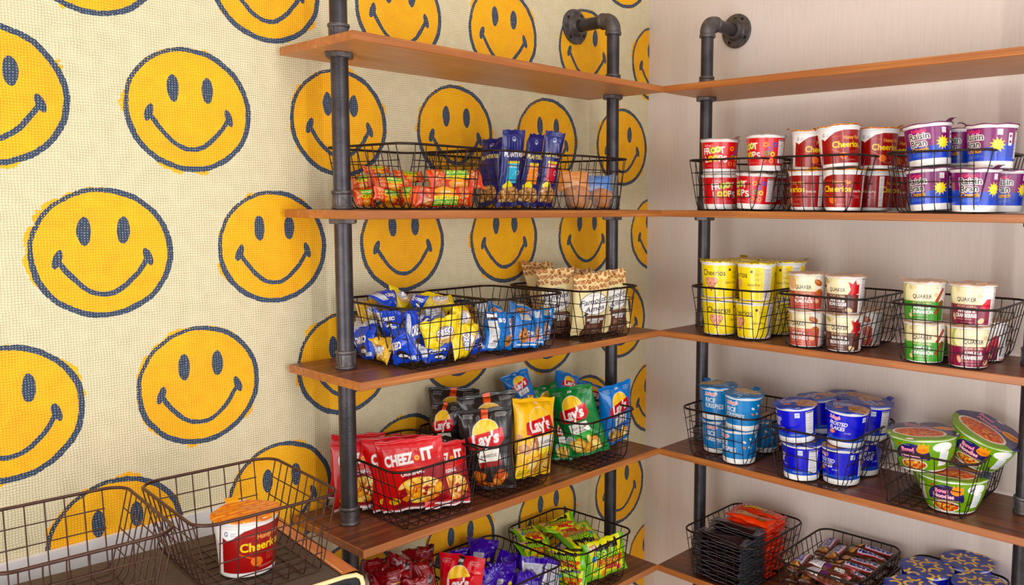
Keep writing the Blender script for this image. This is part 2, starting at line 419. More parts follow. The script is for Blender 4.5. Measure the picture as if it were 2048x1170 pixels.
def art_raisin():
    a=Art(264,64,(122,26,98),seed=5); c=132
    a.poly([(0,34),(c-46,34),(c-12,40),(c+18,37),(c+44,30),(264,33),(264,64),(0,64)],(22,66,178))
    a.rect(0,56,264,8,(16,74,200)); 
    a.text("Kellogg's",c-18,6,6.5,(240,70,110),30,.03,.3)
    a.text("Raisin",c-18,17,12.5,(28,20,30),40,.05,0,-2,(W_,1.2)); a.text("Bran",c-20,31,12.5,(28,20,30),32,.05,0,-2,(W_,1.2))
    a.text("Crunch",c-18,44,8.5,(246,176,50),34,.05,.1,-2,((90,40,20),.8))
    for k in range(11):
        t=2*math.pi*k/11; a.poly([(c+28+8.5*math.cos(t-.26),33+8.5*math.sin(t-.26)),(c+28+15*math.cos(t),33+15*math.sin(t)),(c+28+8.5*math.cos(t+.26),33+8.5*math.sin(t+.26))],(246,214,50))
    a.ell(c+28,33,9.5,9.5,(252,226,62)); a.ell(c+26,31,6,6,(254,236,110),0,.6)
    a.rect(c+26,3,9,11,W_); a.lines(c+27,5,7,8,(90,60,100),2.6,1)
    a.rect(c+48,10,8.5,24,W_); a.ell(c+52.2,16,2.4,3,(40,30,40)); a.ell(c+52.2,27,3,2.6,(40,30,40))
    a.lines(c-34,52,36,6,(120,170,230),2.6,.8); nutrition(a,c+66,5,22,54)
    a.text("Raisin",c-100,18,12,(28,20,30),38,.05,0,0,(W_,1.1)); a.text("Bran",c-100,33,12,(28,20,30),30,.05,0,0,(W_,1.1))
    return a
def art_cheerios():
    a=Art(274,74,(247,220,52),seed=6); c=118
    a.text("Cheerios",c,17,14,(42,34,30),60,.03); a.lines(c-18,5,15,2.5,(80,60,40),2.6,.8)
    for ox,rr,cc in ((0,1.0,(110,60,40)),(0,.9,(238,170,140))):
        a.ell(c-14,36,9.5*rr,8.5*rr,cc); a.ell(c+2,36,9.5*rr,8.5*rr,cc); a.poly([(c-6-16.5*rr,39),(c-6+16.5*rr,39),(c-6,39+24*rr-1)],cc)
    for x,y in ((-16,34),(-9,42),(1,33),(-3,50),(3,42),(-10,53)): a.ring(c+x,y,2,1.6,(200,90,60)); 
    a.text("Gluten Free",c+46,40,6,(60,46,34),32,.02); a.lines(c+40,56,24,5,(90,70,40),2.6,.8)
    a.rect(c+38,7,6,6,(60,50,40)); a.lines(c+47,6,19,24,(80,64,40),2.6,.8)
    a.rect(c+70,0,22,74,W_); a.lines(c+71,4,20,66,(40,40,50),2.4,1.0)
    a.text("Cheerios",c+132,18,14,(42,34,30),54,.03); a.lines(c-100,10,56,50,(110,90,50),3.2,.8)
    return a
def art_oats(low,title,sub,kind):
    a=Art(250,76,(240,226,188),seed=7); c=120
    a.rect(c-60,0,26,76,(232,214,166)); a.rect(0,37,250,39,low)
    a.rect(c+30,0,220,37,(244,240,232))
    a.ell(c-22,10,10,5,(214,196,150),-20,.5)
    a.text("QUAKER",c-2,27,8,(40,34,36),38,.05,0,0,None,.6); a.lines(c-7,33,12,1.4,(120,100,80),2,.7)
    if kind=='honey':
        a.ell(c-32,14,12,20,(214,150,90),-20,.7); a.ell(c+33,18,11,6.5,(170,84,44),25); a.ell(c+31,16,7,3,(206,124,70),25); a.ell(c+36,38,9,6,(196,104,50),-20); a.ell(c+30,58,7,4.5,(232,190,150),15)
    if kind=='maple':
        a.ell(c-30,10,9,4.5,(176,170,90),30)
        a.poly([(c+22,10),(c+32,14),(c+38,6),(c+42,16),(c+54,14),(c+48,26),(c+54,34),(c+42,36),(c+38,46),(c+32,36),(c+22,38),(c+28,26)],(196,24,44)); a.ell(c+26,70,8,5,(226,196,150),10)
    if kind=='apple':
        a.ell(c-38,20,9,20,(168,186,70),12); a.ell(c-34,20,8,18,(236,232,180),12); a.ring(c-26,10,2.6,1.4,(190,150,90))
        for dy in (0,24): a.poly([(c+24,36+dy),(c+40,10+dy),(c+46,13+dy),(c+30,40+dy)],(156,50,36)); a.poly([(c+27,37+dy),(c+42,12+dy),(c+43.5,12.5+dy),(c+28.5,38+dy)],(206,100,70))
        a.ring(c+25,24,2.6,1.4,(190,130,80)); a.ell(c-26,66,5,4,(226,196,150),40)
    if kind=='cran':
        a.ell(c-36,18,10,20,(186,200,90),10); a.ell(c-31,18,9,17,(240,236,190),10); a.ring(c+22,20,2.8,1.4,(200,160,100))
        a.poly([(c+24,42),(c+38,26),(c+58,26),(c+58,54),(c+40,48)],(206,30,60)); a.ell(c+28,68,7,5,(236,200,150),-20); a.ell(c-30,62,4,7,(226,180,140),-20)
    a.rect(c+48,0,5,76,(244,240,236)); a.lines(c+22,6,9,6,(80,100,140),2.2,.8); a.lines(c+34,6,9,6,(80,100,140),2.2,.8)
    a.text("- INSTANT OATMEAL -",c-2,40.5,3.6,(240,214,170),42,.03)
    a.text(title,c-2,49,6.6,W_,36,.07); a.text(sub,c-2,58,7,W_,46,.07); a.lines(c-24,65,44,2,(236,196,170),3,.9); a.lines(c-14,71,26,2,(236,210,190),3,.8)
    nutrition(a,c+54,2,26,72)
    a.text("QUAKER",c-96,27,8,(40,34,36),36,.05); a.text(title,c-96,49,6.6,W_,36,.07); a.text(sub,c-96,58,7,W_,46,.07)
    return a
def art_rice():
    a=Art(264,62,(28,126,190),seed=8); c=132
    a.text("Kellogg's",c-22,8,8,(206,30,50),30,.035,.3,-4,(W_,.9))
    a.text("RICE",c-24,24,11,W_,26,.03,0,3); a.text("KRISPIES",c-14,39,11,W_,48,.03,0,4); a.lines(c-18,49,26,2,(190,220,240),2.4,.8)
    for x,y,cc in ((30,20,(240,236,224)),(46,14,(236,226,200)),(44,34,(232,214,180)),(30,34,(206,120,70)),(50,24,(200,60,60))): a.ell(c+x,y,4.5,2.6,cc,35)
    a.rect(c+60,3,6,9,W_); nutrition(a,c+72,4,22,54); a.text("RICE",c-98,20,10,W_,26,.03); a.text("KRISPIES",c-96,34,10,W_,46,.03)
    return a
def art_frost():
    a=Art(264,64,(24,38,196),seed=9); c=132
    a.rect(0,54,264,10,(40,80,190)); a.lines(c+26,57,26,3,(210,220,240),3,1.2)
    a.text("Kellogg's",c-24,8,7.5,(232,50,80),26,.03,.3,0,((240,230,235),.8))
    a.text("FROSTED",c-16,22,8.5,W_,42,.045,.2); a.text("FLAKES",c-18,33,8.5,W_,36,.045,.2); a.text("OF CORN",c+6,42,3,(200,210,240),14,.03)
    a.ell(c-30,43,8,4.6,(240,120,30),-8); a.lines(c-36,41.5,12,3,(255,230,150),2,1.1)
    a.rect(c+38,5,10.5,11,(232,238,246)); a.text("220",c+43.2,9,4,(30,60,140),8,.04); a.lines(c+39.5,12.5,8,3,(60,80,150),2.4,.9)
    nutrition(a,c+62,4,22,54); a.text("FROSTED",c-96,20,8.5,W_,42,.045,.2); a.text("FLAKES",c-98,31,8.5,W_,36,.045,.2)
    return a
def art_bowl():
    a=Art(370,64,(106,156,30),seed=10); c=150
    for ox in (0,170):
        x=c+ox
        m=a.ell(x-2,34,34,29,(26,22,92)); a.rect(x-38,40,76,26,(106,156,30))
        m=(a.x>x-36)&(a.x<x+32)&(a.y>40)&(((a.x-x+2)/34)**2+((a.y-44)/20)**2<1)
        a.ell(x-2,52,29,13,(236,226,206)); q=a.ell(x-2,52,26,11,(170,60,30)); a.food(q,[(206,90,40),(232,150,60),(226,190,90),(150,60,30),(214,60,40),(190,150,60)],90,(1.5,4),4)
        a.text("Bowl",x-10,18,8.5,(244,170,200),24,.05,0,0,((210,50,90),.7)); a.text("Noodles",x-6,29,8.5,(250,225,235),38,.05,0,0,((210,50,90),.7))
        a.ell(x+18,17,11,8,(246,150,40)); a.poly([(x+8,14),(x+12,3),(x+16,9),(x+20,1),(x+23,9),(x+29,5),(x+28,16)],(246,150,40)); a.text("HOT & SPICY",x+18,17,4,(180,30,20),17,.05)
        a.lines(x-30,37,56,2,(250,210,60),4,1.6); a.ell(x-26,9,2.4,2.4,(220,30,40)); a.lines(x-20,8,18,2,(200,200,230),2.4,1)
    a.ell(c+56,12,20,10,(240,242,240)); a.rect(c+50,22,20,32,(240,242,240)); a.lines(c+52,26,16,24,(50,110,180),3,1.1)
    a.rect(c-64,10,18,40,(214,206,196)); a.lines(c-62,13,14,34,(90,80,80),2.6,.9)
    return a
def art_mac():
    a=Art(340,90,(22,40,170),seed=11); c=150
    a.text("C",c+30,60,12,W_,9,.03); 
    for i in range(14): a.ring(20+i*23,66+8*(i%2),8,4,(240,200,70),1,a.y<66+8*(i%2))
    return a
# lids
def lid_art(kind):
    D=110; a=Art(D,D,(200,190,180),seed=21); c=D/2
    if kind=='honey':
        a.rect(0,0,D,D,(214,112,38))
        for r in range(9):
            for q in range(-1,4): a.text("Cheerios",q*34+(r%2)*17,6+r*13,7,(250,196,60),26,.05,0,-2)
    if kind=='yellow':
        a.rect(0,0,D,D,(244,216,50))
        for r in range(9):
            for q in range(-1,4): a.text("Cheerios",q*34+(r%2)*17,6+r*13,7,(40,34,24),26,.04)
    if kind=='silver': a.rect(0,0,D,D,(176,160,150)); a.food(a.x>0,[(190,170,160),(160,140,134)],30,(8,20),2)
    if kind=='tan': a.rect(0,0,D,D,(196,164,140)); a.food(a.x>0,[(206,176,150),(184,150,124)],30,(8,20),2); a.lines(8,20,90,70,(120,80,60),7,1.2,.5)
    if kind=='raisin': a.rect(0,0,D,D,(120,60,100)); m=a.ell(c,c+18,36,26,(190,140,110)); a.food(m,[(150,90,60),(206,150,100),(90,50,50)],50,(2,6),3); a.text("PULL",c,14,6,(40,30,30),18,.05)
    if kind=='rice': a.rect(0,0,D,D,(34,120,186)); m=a.ell(c+4,c+22,42,26,(196,170,120)); a.food(m,[(210,186,140),(180,150,100),(226,206,160)],90,(1.5,4),5); a.text("RICE",c,28,11,(210,226,240),28,.03); a.text("KRISPIES",c,43,10,(210,226,240),50,.03)
    if kind=='frost': a.rect(0,0,D,D,(44,70,170)); m=a.ell(c+24,c+14,26,32,(186,150,120)); a.food(m,[(176,120,80),(214,160,110),(150,100,70)],60,(3,7),5); a.text("FROSTED",c-10,34,9,(230,234,244),48,.05,.15); a.text("FLAKES",c-14,48,9,(230,234,244),40,.05,.15); a.ell(c-24,64,10,5,(236,140,40)); a.text("Kellogg's",c-22,20,6,(226,60,90),24,.03,.3)
    if kind=='noodle':
        a=Art(150,150,(70,66,110),seed=22); a.rect(0,92,150,58,(120,160,50)); m=a.ell(72,92,56,34,(236,226,206)); m=a.ell(72,92,51,30,(190,80,50)); a.food(m,[(206,90,50),(226,150,80),(214,120,60),(150,70,40),(200,60,44),(196,110,50)],170,(2,6),6)
        a.text("Bowl",40,28,12,(240,150,170),34,.05); a.text("Noodles",60,45,12,(240,150,170),60,.05); a.ell(112,42,22,12,(240,160,50)); a.text("HOT & SPICY",112,42,6,(150,40,20),34,.05)
    if kind=='mac':
        a=Art(120,120,(28,50,150),seed=23); rg=np.random.RandomState(5)
        for i in range(5):
            for j in range(5):
                x=2+i*34+(j%2)*17; y=6+j*29; t=rg.rand()*360; n=a.x*math.cos(math.radians(t))+a.y*math.sin(math.radians(t))
                a.ring(x,y,12,6.6,(240,196,70),1,n<x*math.cos(math.radians(t))+y*math.sin(math.radians(t))+2)
                if (i+j)%2==0: a.lines(x-4,y-3,8,6,(190,200,230),2.2,.7)
    return a
# bags and wrappers
def bag_art(k):
    if k in('granola','granolaU'):
        a=Art(130,48,(214,60,20),seed=31); m=(a.x>12)&(a.x<34); a.food(m,[(196,120,70),(222,160,100),(160,84,50)],40,(2,5),3); a.food((a.x>100)&(a.x<118),[(196,120,70),(222,160,100),(160,84,50)],40,(2,5),4)
        a.rect(38,17,56,10,(250,226,50)); a.poly([(36,3),(98,3),(94,18),(40,18)],(60,150,40)); a.text("NATURE VALLEY",67,10,7.5,(236,240,120),54,.06); a.text("SWEET & SALTY NUT",66,22,5,(50,40,20),50,.05)
        a.ell(66,38,24,11,(246,160,40)); a.text("PEANUT",66,37,5.5,(250,236,190),22,.05); a.rect(0,0,5,48,(230,96,50)); a.rect(125,0,5,48,(230,96,50))
        return a.flip() if k=='granolaU' else a
    if k.startswith('peanut'):
        a=Art(56,170,(20,26,100),seed=32); cc={'B':(70,180,214),'O':(238,140,44),'R':(206,34,56),'N':(24,30,104)}[k[-1]]
        a.text("PLANTERS",28,52,9.5,(246,226,120) if k[-1]!='B' else W_,46,.05); a.text("o",28,20,5,(220,226,240),5,.02); a.ring(28,19,4.5,.8,(190,200,230))
        if k[-1]!='N':
            a.rect(14,66,30,5,(246,220,60)); a.text("SALTED",29,68.5,3,(40,40,60),14,.04); a.rect(14,71,30,44,cc); (a.text({'B':'KERNELS','R':'PEANUTS'}[k[-1]],29,77,5,W_,24,.05) if k[-1]!='O' else a.lines(17,74,24,6,W_,3.2,1.6)); a.ring(42,92,5,1,W_)
            a.poly([(8,120),(22,108),(34,120),(30,134),(10,136)],(240,222,60))
        m=(a.y>124)&(a.y<160)&(((a.x-28)/26)**2+((a.y-146)/26)**2<1); a.put(m,(150,96,50)); a.food(m,[(214,160,96),(232,190,130),(190,130,76)],36,(3,7),5,(120,76,40))
        return a
    if k.startswith('oreo'):
        c={'Y':(244,214,34),'B':(26,74,196),'G':(222,176,66),'W':(196,200,206)}[k[4]]
        a=Art(90,78,c,seed=33)
        if k[4] in 'YG':
            a.ell(48,44,26,22,(120,90,60)); a.ell(48,44,24.5,20.5,(240,214,150)); m=a.ell(48,50,19,12,(226,180,110)); a.ell(48,46,17,7,(250,240,220)); a.text("GOLDEN",48,24,6,(30,50,130),24,.05)
            a.text("OREO",48,36,15,(250,250,250),46,.09,0,-4,((28,60,150),1.6)); a.lines(6,66,26,6,(90,80,40),2.6,.8)
        elif k[4]=='B':
            a.text("OREO",46,32,15,(245,245,250),48,.09,0,-6,((10,34,120),1.8)); a.ell(54,56,17,13,(40,30,34)); a.ell(54,58,15,5,(240,240,240)); a.rect(3,8,15,46,(222,226,232)); a.lines(4,10,13,42,(50,60,90),2.2,.9); a.rect(64,62,22,9,(214,220,232)); a.lines(65,63,20,7,(40,60,110),2.4,.9)
        else: a.lines(8,8,70,62,(80,86,100),2.8,1); a.rect(50,10,26,24,(240,240,240)); a.barcode(51,11,24,22)
        return a.vert() if k.endswith('V') else a
    if k.startswith('ahoy'):
        a=Art(80,80,(22,120,200),seed=34)
        if k=='ahoyV':
            a.rect(4,4,24,8,W_); a.rect(4,12,24,6,(20,20,40)); a.rect(5,20,22,56,W_); a.lines(6,21,20,52,(40,50,80),2.4,1); a.rect(32,14,8,9,W_); a.ell(47,19,4.5,5,W_); a.ell(47,19,2,2.4,(22,120,200))
            a.text("CHIPS",66,34,8,W_,40,.06,0,90,((160,20,40),1.2)); m=a.ell(58,62,12,12,(196,134,72)); a.food(m,[(70,40,24)],9,(1.5,3),3)
        else:
            a.rect(16,4,48,13,(214,216,214)); a.lines(17,5,46,11,(80,84,90),2.2,.8); m=a.ell(28,52,16,18,(190,124,62)); a.food(m,[(70,40,24),(214,150,90)],18,(1.5,4),3)
            a.text("Chips",54,46,10,W_,28,.07,0,-6,((30,60,150),1.3)); a.text("Ahoy!",56,60,10,(206,30,50),28,.07,0,-6,(W_,1.2)); a.lines(34,27,20,2,(200,224,244),2.4,1); a.rect(8,72,66,3,(236,240,244))
        return a
    if k=='amos':
        a=Art(96,165,(238,222,166),seed=35); m=a.y<42; a.put(m,(240,208,150)); rg=np.random.RandomState(4)
        for i in range(26):
            x,y=(i%9)*11+rg.rand()*6,(i//9)*14+rg.rand()*7+2; r=4.2+rg.rand()*2.6; q=a.ell(x,y,r,r*.8,(96,52,26),rg.rand()*90,1,m); q=a.ell(x,y,r*.86,r*.66,(214,150,90),0,1,m); a.food(q,[(84,44,24)],5,(.8,1.6),i)
        for i in range(30): a.ell(rg.rand()*96,rg.rand()*40,1.1,1.0,(90,50,28),0,1,m)
        a.ell(48,78,37,30,(36,40,70)); a.ell(48,78,35.5,28.5,W_); a.lines(32,56,30,2,(60,60,80),3,1)
        a.text("Famous",46,70,14,(34,38,66),66,.03,.35,-10); a.text("Amos",50,90,14,(34,38,66),50,.03,.35,-10); a.poly([(28,100),(22,110),(30,112),(34,102)],(34,38,66))
        a.poly([(26,112),(34,109),(72,109),(80,114),(77,132),(84,165),(22,165),(30,134)],(94,52,34)); a.rect(33,118,42,7,W_); a.text("CHOCOLATE",54,121.5,4.8,(94,52,34),38,.06); a.rect(42,126,24,6,W_); a.text("CHIP",54,129,4.4,(94,52,34),16,.06); a.lines(36,137,34,10,(214,180,150),3,.9); a.text("NET WT 2 OZ (56g)",53,155,3.8,(230,210,190),42,.03)
        return a
    if k=='cheez':
        a=Art(128,145,(206,18,40),seed=36)
        for i in range(6): a.rect(0,3+i*3,128,.8,(232,80,90))
        a.poly([(20,145),(50,70),(128,50),(128,132),(110,140)],(150,10,34)); a.text("CHEEZ",43,38,20,W_,56,.10,0,-4); a.text("IT",98,32,22,W_,24,.10,0,-4); a.ell(78,38,5,5,(250,180,40)); a.ell(78,38,2,2,(200,100,20))
        a.lines(36,56,56,2,(250,150,60),4,1.4); a.text("ORIGINAL",66,66,8,W_,46,.06,0,-5)
        m=((a.x-76)/44)**2+((a.y-104)/28)**2<1; a.food(m,[(240,160,50),(250,196,90),(226,130,36),(252,214,130)],26,(8,15),8,(190,90,24)); a.food(m,[(250,220,150),(236,150,50)],30,(1,4),9)
        a.ell(24,122,11,7,(246,190,40)); a.lines(16,119,16,7,(120,50,20),2.4,1); a.rect(0,141,128,4,(240,225,225))
        return a
    if k.startswith('lays'):
        c={'K':(38,34,34),'Y':(246,190,32),'G':(20,118,54),'B':(40,118,196),'R':(206,36,48)}[k[4]]
        a=Art(116,170,c,seed=37)
        a.lines(10,10,26,8,(200,200,200) if k[4]!='Y' else (140,100,30),3,1); a.lines(80,10,26,8,(200,200,200) if k[4]!='Y' else (140,100,30),3,1)
        a.rect(50,2,14,20,(230,90,50) if k[4]=='K' else ((30,26,30) if k[4]=='R' else c)); a.text("1938",57,11,4,(40,30,30) if k[4]=='K' else W_,11,.04)
        a.ell(58,46,29,27,(246,226,190)); a.ell(58,46,27.5,25.5,(250,196,44)); 
        for i in range(24):
            t=i/24*2*math.pi; a.poly([(58,46),(58+26*math.cos(t),46+24*math.sin(t)),(58+26*math.cos(t+.09),46+24*math.sin(t+.09))],(252,214,90))
        a.poly([(20,52),(94,38),(98,62),(88,74),(30,80),(18,78)],(206,24,44)); a.text("Lay's",57,58,24,W_,58,.085,.1,-8)
        m=a.poly([(36,84),(86,80),(90,112),(40,118)],(244,240,230)); a.text({'K':'BARBECUE','Y':'CLASSIC','G':'SOUR CREAM','B':'SALT &','R':'CLASSIC'}[k[4]],62,94,6,(30,50,30) if k[4]=='G' else (60,30,30),36,.04,0,-4)
        if k[4] in 'GB': a.text({'G':'& ONION','B':'VINEGAR'}[k[4]],64,103,5,(40,50,60),28,.04,0,-4); a.poly([(38,110),(92,104),(94,120),(42,126)],(60,170,70) if k[4]=='G' else (60,110,200)); a.ell(30,124,13,13,(190,200,196)); a.lines(22,117,16,14,(60,80,70),3,1)
        else: a.poly([(40,108),(90,104),(90,114),(42,120)],(246,226,80) if k[4]=='Y' else (150,30,30))
        m=((a.x-(66 if k[4]!='Y' else 58))/46)**2+((a.y-140)/24)**2<1; a.food(m,[(240,190,90),(250,214,130),(226,160,70)] if k[4] in 'YGBR' else [(206,110,50),(230,140,70),(186,80,40)],16 if k[4]!='K' else 9,(9,15),7,(190,120,40) if k[4]!='K' else (120,50,24))
        if k[4]=='Y': a.food((a.x<40)&(a.y>76),[(196,140,90),(170,110,80)],6,(9,14),3); a.rect(0,150,28,20,(250,214,60)); a.lines(3,152,24,14,(60,50,30),4,1.6)
        return a
    if k[:3]=='red':
        a=Art(76,72,(134,18,30),seed=38); a.lines(24,14,32,2,(230,190,190),3,1.2); a.lines(22,20,36,3,(230,190,190),3,1.2); a.rect(60,2,11,22,(34,14,16)); a.lines(61,12,9,8,(220,210,210),3,1.3); a.ell(40,62,24,16,(220,160,50)); a.rect(18,50,48,22,(110,14,24))
        if k=='redW': a.poly([(22,0),(42,0),(62,72),(44,72)],(222,216,220)); a.lines(2,4,16,12,(230,190,190),3,1.3)
        return a
    if k.startswith('purple'):
        a=Art(72,72,(62,26,160),seed=39)
        if k=='purpleW': a.rect(8,14,56,58,(206,206,216)); a.lines(10,17,52,50,(70,60,100),2.6,1.1); a.rect(5,10,3,60,W_)
        else: a.ell(50,58,5,5,(240,210,60)); a.ell(30,52,4,3,(214,130,60)); a.rect(6,44,26,14,(190,190,206)); a.lines(7,45,24,12,(80,70,110),2.6,1); a.lines(44,8,20,6,(150,130,220),3,1)
        return a
    if k=='sour':
        a=Art(112,90,(236,232,44),seed=40); a.rect(0,0,12,90,(110,190,40)); a.rect(100,0,12,90,(110,190,40)); a.rect(12,78,88,12,(150,206,60))
        rg=np.random.RandomState(3)
        for i in range(9): a.ell(30+i*7.2,18+4*math.sin(i*2.1),3+rg.rand()*2,7+rg.rand()*6,(24,26,20),rg.rand()*30-15)
        a.text("SOUR",58,32,17,(150,214,60),62,.12,0,3,((22,26,18),2.0)); a.text("PATCH",60,52,14,(244,140,50),62,.11,0,3,((40,26,14),1.8)); a.text("KIDS",66,66,9,(236,60,60),30,.1,0,3,((40,20,20),1.2)); a.text("AW",22,12,8,W_,16,.08,0,-10,((200,30,40),1.6))
        for x,y,c in ((22,38,(60,150,220)),(94,50,(230,80,50)),(86,74,(230,60,90)),(24,66,(110,200,60)),(46,78,(240,140,40))): a.ell(x,y,6,8,c,20)
        return a
    if k=='dark': a=Art(140,44,(26,14,20),seed=41); a.rect(0,0,140,.7,(120,116,120)); a.rect(0,43.3,140,.7,(120,116,120)); a.lines(26,16,88,14,(58,44,50),4.5,2.2); a.rect(0,0,9,44,(76,74,82)); a.rect(131,0,9,44,(76,74,82)); return a  # thin pale stripes on the long edges are painted highlights of the wrapper folds
    if k=='reese': a=Art(132,48,(238,74,26),seed=42); a.text("REESE'S",80,26,16,(250,196,50),70,.09,.15,-3,((70,36,20),2)); a.rect(16,10,28,14,(110,60,30)); a.lines(18,12,24,10,(220,170,60),3.4,1.3); return a
    if k=='snick':
        a=Art(112,34,(70,38,24),seed=43); a.rect(10,5,68,24,(196,34,60)); a.rect(10,7,68,20,(232,226,236)); a.text("SNICKERS",44,17,14,(34,44,140),64,.16,.1); m=a.ell(94,18,13,12,(150,96,48)); a.food(m,[(206,150,80),(180,120,60),(130,80,40)],18,(2,5),3); return a
    if k=='snickb':
        a=Art(112,34,(84,40,24),seed=44); a.rect(0,0,112,5,(200,60,90)); a.rect(6,8,34,22,W_); a.barcode(8,10,30,18,(60,60,120)); a.rect(44,12,16,12,(90,40,110)); a.text("PACKED",84,20,8,W_,26,.06,0,0,((40,24,20),1)); return a

# ------------------------------------------------------------------ the room
D,DP,GL,GR,LL,TB=.27007,.27937,.01862,.04553,1.13802,.0159
ZS=[.915,.60935,.30619,0.0,-.3098]
WX,CZ,FZ=2.6,1.75,-1.0
mb=MB(); box(mb,-.1,0,-4.0,0,FZ,CZ); struct(mb.obj('wall_left',M_wallpaper,smooth=False))
mb=MB(); box(mb,-.1,WX,0,.1,FZ,CZ); struct(mb.obj('wall_right',M_wall,smooth=False))
mb=MB(); box(mb,-.1,WX,-4.0,.1,FZ-.05,FZ); struct(mb.obj('floor',M_floor,smooth=False))
mb=MB(); box(mb,-.1,WX,-4.0,.1,CZ,CZ+.05); struct(mb.obj('ceiling',M_ceil,smooth=False))
mb=MB(); box(mb,-.1,WX,-.012,0,FZ,FZ+.1); struct(mb.obj('baseboard_right',M_whiteb,smooth=False))
# ------------------------------------------------------------------ shelf boards
WT={a:wood('stained_pine_top_'+a,(66,28,14),(142,80,46),a,.42) for a in 'XY'}
WB={a:wood('stained_pine_underside_'+a,(186,126,76),(220,164,110),a,.5,.4) for a in 'XY'}
WE={a:wood('stained_pine_edge_'+a,(152,86,34),(204,132,62),a,.4,.5) for a in 'XY'}
lv=['top','second','third','fourth','lowest']
def board(x0,x1,y0,y1,z,ax,label,grp):
    mb=MB(); c=.0012; P=[]
    for zz,i in ((z-TB,c),(z-TB+c,0),(z-c,0),(z,c)):
        P+= [(x0+i,y0+i,zz),(x1-i,y0+i,zz),(x1-i,y1-i,zz),(x0+i,y1-i,zz)]
    mb.add(P,[(3,2,1,0)],None,1); mb.addf([(12,13,14,15)],0)
    mb.addf([(4*k+i,4*k+(i+1)%4,4*k+4+(i+1)%4,4*k+4+i) for k in range(3) for i in range(4)],2)
    o=mb.obj('shelf_board',[WT[ax],WB[ax],WE[ax]],smooth=False); tag(o,label,'shelf',grp)
where=['above all the baskets, nothing on it','holding orange bars and navy nut bags','holding yellow-and-blue and cream cookie bags','holding red cracker bags and chip bags','lowest, holding dark red, purple and green bags']
wherr=['above the red cereal cups, nothing on it','holding red and purple cereal cups','holding yellow cereal and oatmeal cups','holding blue cereal cups and noodle bowls','lowest, holding chocolate bars and macaroni cups']
for k in range(5):
    board(GL,D,-LL,-DP+.0006,ZS[k],'Y','stained wooden shelf on the smiley wall, '+where[k],'shelves on the smiley wall')
    board(D+.0006,1.42,-DP,-GR,ZS[k],'X','stained wooden shelf on the plain wall, '+wherr[k],'shelves on the plain wall')
# ------------------------------------------------------------------ pipe posts
def post(x,y,wall,label,zt=1.087):
    t=thing('pipe_post',label,'pipe post',(x,y,0),group='iron pipe shelf posts'); r=.0160
    cuts=[zt-.03]+[z for z in ZS]+[FZ+.01]
    for i in range(6):
        a=cuts[i] if i==0 else cuts[i]-TB; b=cuts[i+1]
        mb=MB(); lathe(mb,[(r,b),(r,a)],28); mb.obj('pipe',M_pipe,t)
    for z in ZS:
        mb=MB(); c=.0183; lathe(mb,[(r,z+.0005),(.0192,z+.0005),(.0199,z+.0015),(.0199,z+.0048),(.0190,z+.0060),(c,z+.0066),(c,z+.0285),(.0190,z+.0292),(.0199,z+.0305),(.0199,z+.0342),(.0190,z+.0358),(r,z+.0362)],32)
        for k in range(4):
            a=k*math.pi/2+.5; cc,ss=math.cos(a),math.sin(a)
            box(mb,-.0012,.0012,-.0008,.0016,z+.008,z+.028); v=mb.v
            for q in range(-6,0):
                w_=v[q].copy(); w_[:,1]+=c; v[q]=np.stack([w_[:,0]*cc-w_[:,1]*ss,w_[:,0]*ss+w_[:,1]*cc,w_[:,2]],1)
        mb.obj('coupling',M_fit,t,sharp=40)
        mb=MB(); zb=z-TB; lathe(mb,[(r,zb-.0105),(.0250,zb-.0105),(.0270,zb-.009),(.0270,zb-.0015),(.0262,zb-.0003),(r,zb-.0003)],6,M=Matrix.Rotation(.35,4,'Z')); mb.obj('locking_nut',M_fit,t,smooth=False)
    # elbow and arm to the wall
    dv=Vector((-1,0,0)) if wall=='L' else Vector((0,1,0)); dist=x if wall=='L' else -y
    R_=.026; pts=[Vector((0,0,zt-.032))]
    for k in range(9):
        a=k/8*math.pi/2; pts.append(Vector((0,0,zt-R_))+dv*(R_*(1-math.cos(a)))+Vector((0,0,R_*math.sin(a))))
    pts.append(dv*.032+Vector((0,0,zt)))
    mb=MB(); tube(mb,pts,.0194,28); 
    lathe(mb,[(.016,zt-.038),(.0200,zt-.038),(.0208,zt-.0365),(.0208,zt-.0310),(.0194,zt-.0295)],28)
    Mx=(Matrix.Translation(Vector((0,0,zt)))@ (dv.to_track_quat('Z','Y').to_matrix().to_4x4()))
    lathe(mb,[(.0194,.0295),(.0208,.031),(.0208,.0365),(.0200,.038),(.016,.038)],28,M=Mx); mb.obj('elbow',M_fit,t,sharp=50)
    mb=MB(); lathe(mb,[(r,.030),(r,dist-.012)],28,M=Mx); mb.obj('wall_arm',M_pipe,t)
    mb=MB(); d=dist-.0006; lathe(mb,[(.0165,d-.024),(.0215,d-.024),(.0228,d-.022),(.0240,d-.010),(.027,d-.0068),(.0435,d-.0058),(.0448,d-.0045),(.0448,d),(.001,d)],44,M=Mx); fl=mb.obj('flange',M_fit,t,sharp=40)
    for k in range(4):
        a=k*math.pi/2+.6; mb=MB(); Mh=Mx@Matrix.Translation(Vector((.034*math.cos(a),.034*math.sin(a),d-.0063)))
        lathe(mb,[(.0001,-.0002),(.0042,-.0002),(.0050,-.0002),(.0054,.0006)],16,M=Mh); mb.obj('screw_hole',M_hole,fl)
    v,tr=glyphs('1940' if wall=='L' else 'MA',.02); s_=.009
    V=[]
    for p_ in v:
        u_=(p_[0]-v[:,0].max()/2)*s_; h_=(p_[1]-.35)*s_
        ang=u_/.034; rr=.034+h_; V.append(tuple(Mx@Vector((-rr*math.sin(ang) if wall=='R' else -rr*math.sin(ang)*-1, rr*math.cos(ang),d-.0068))))
    mb=MB(); mb.add(V,tr); mb.obj('cast_lettering',M_pipe,fl,smooth=False)
    return t
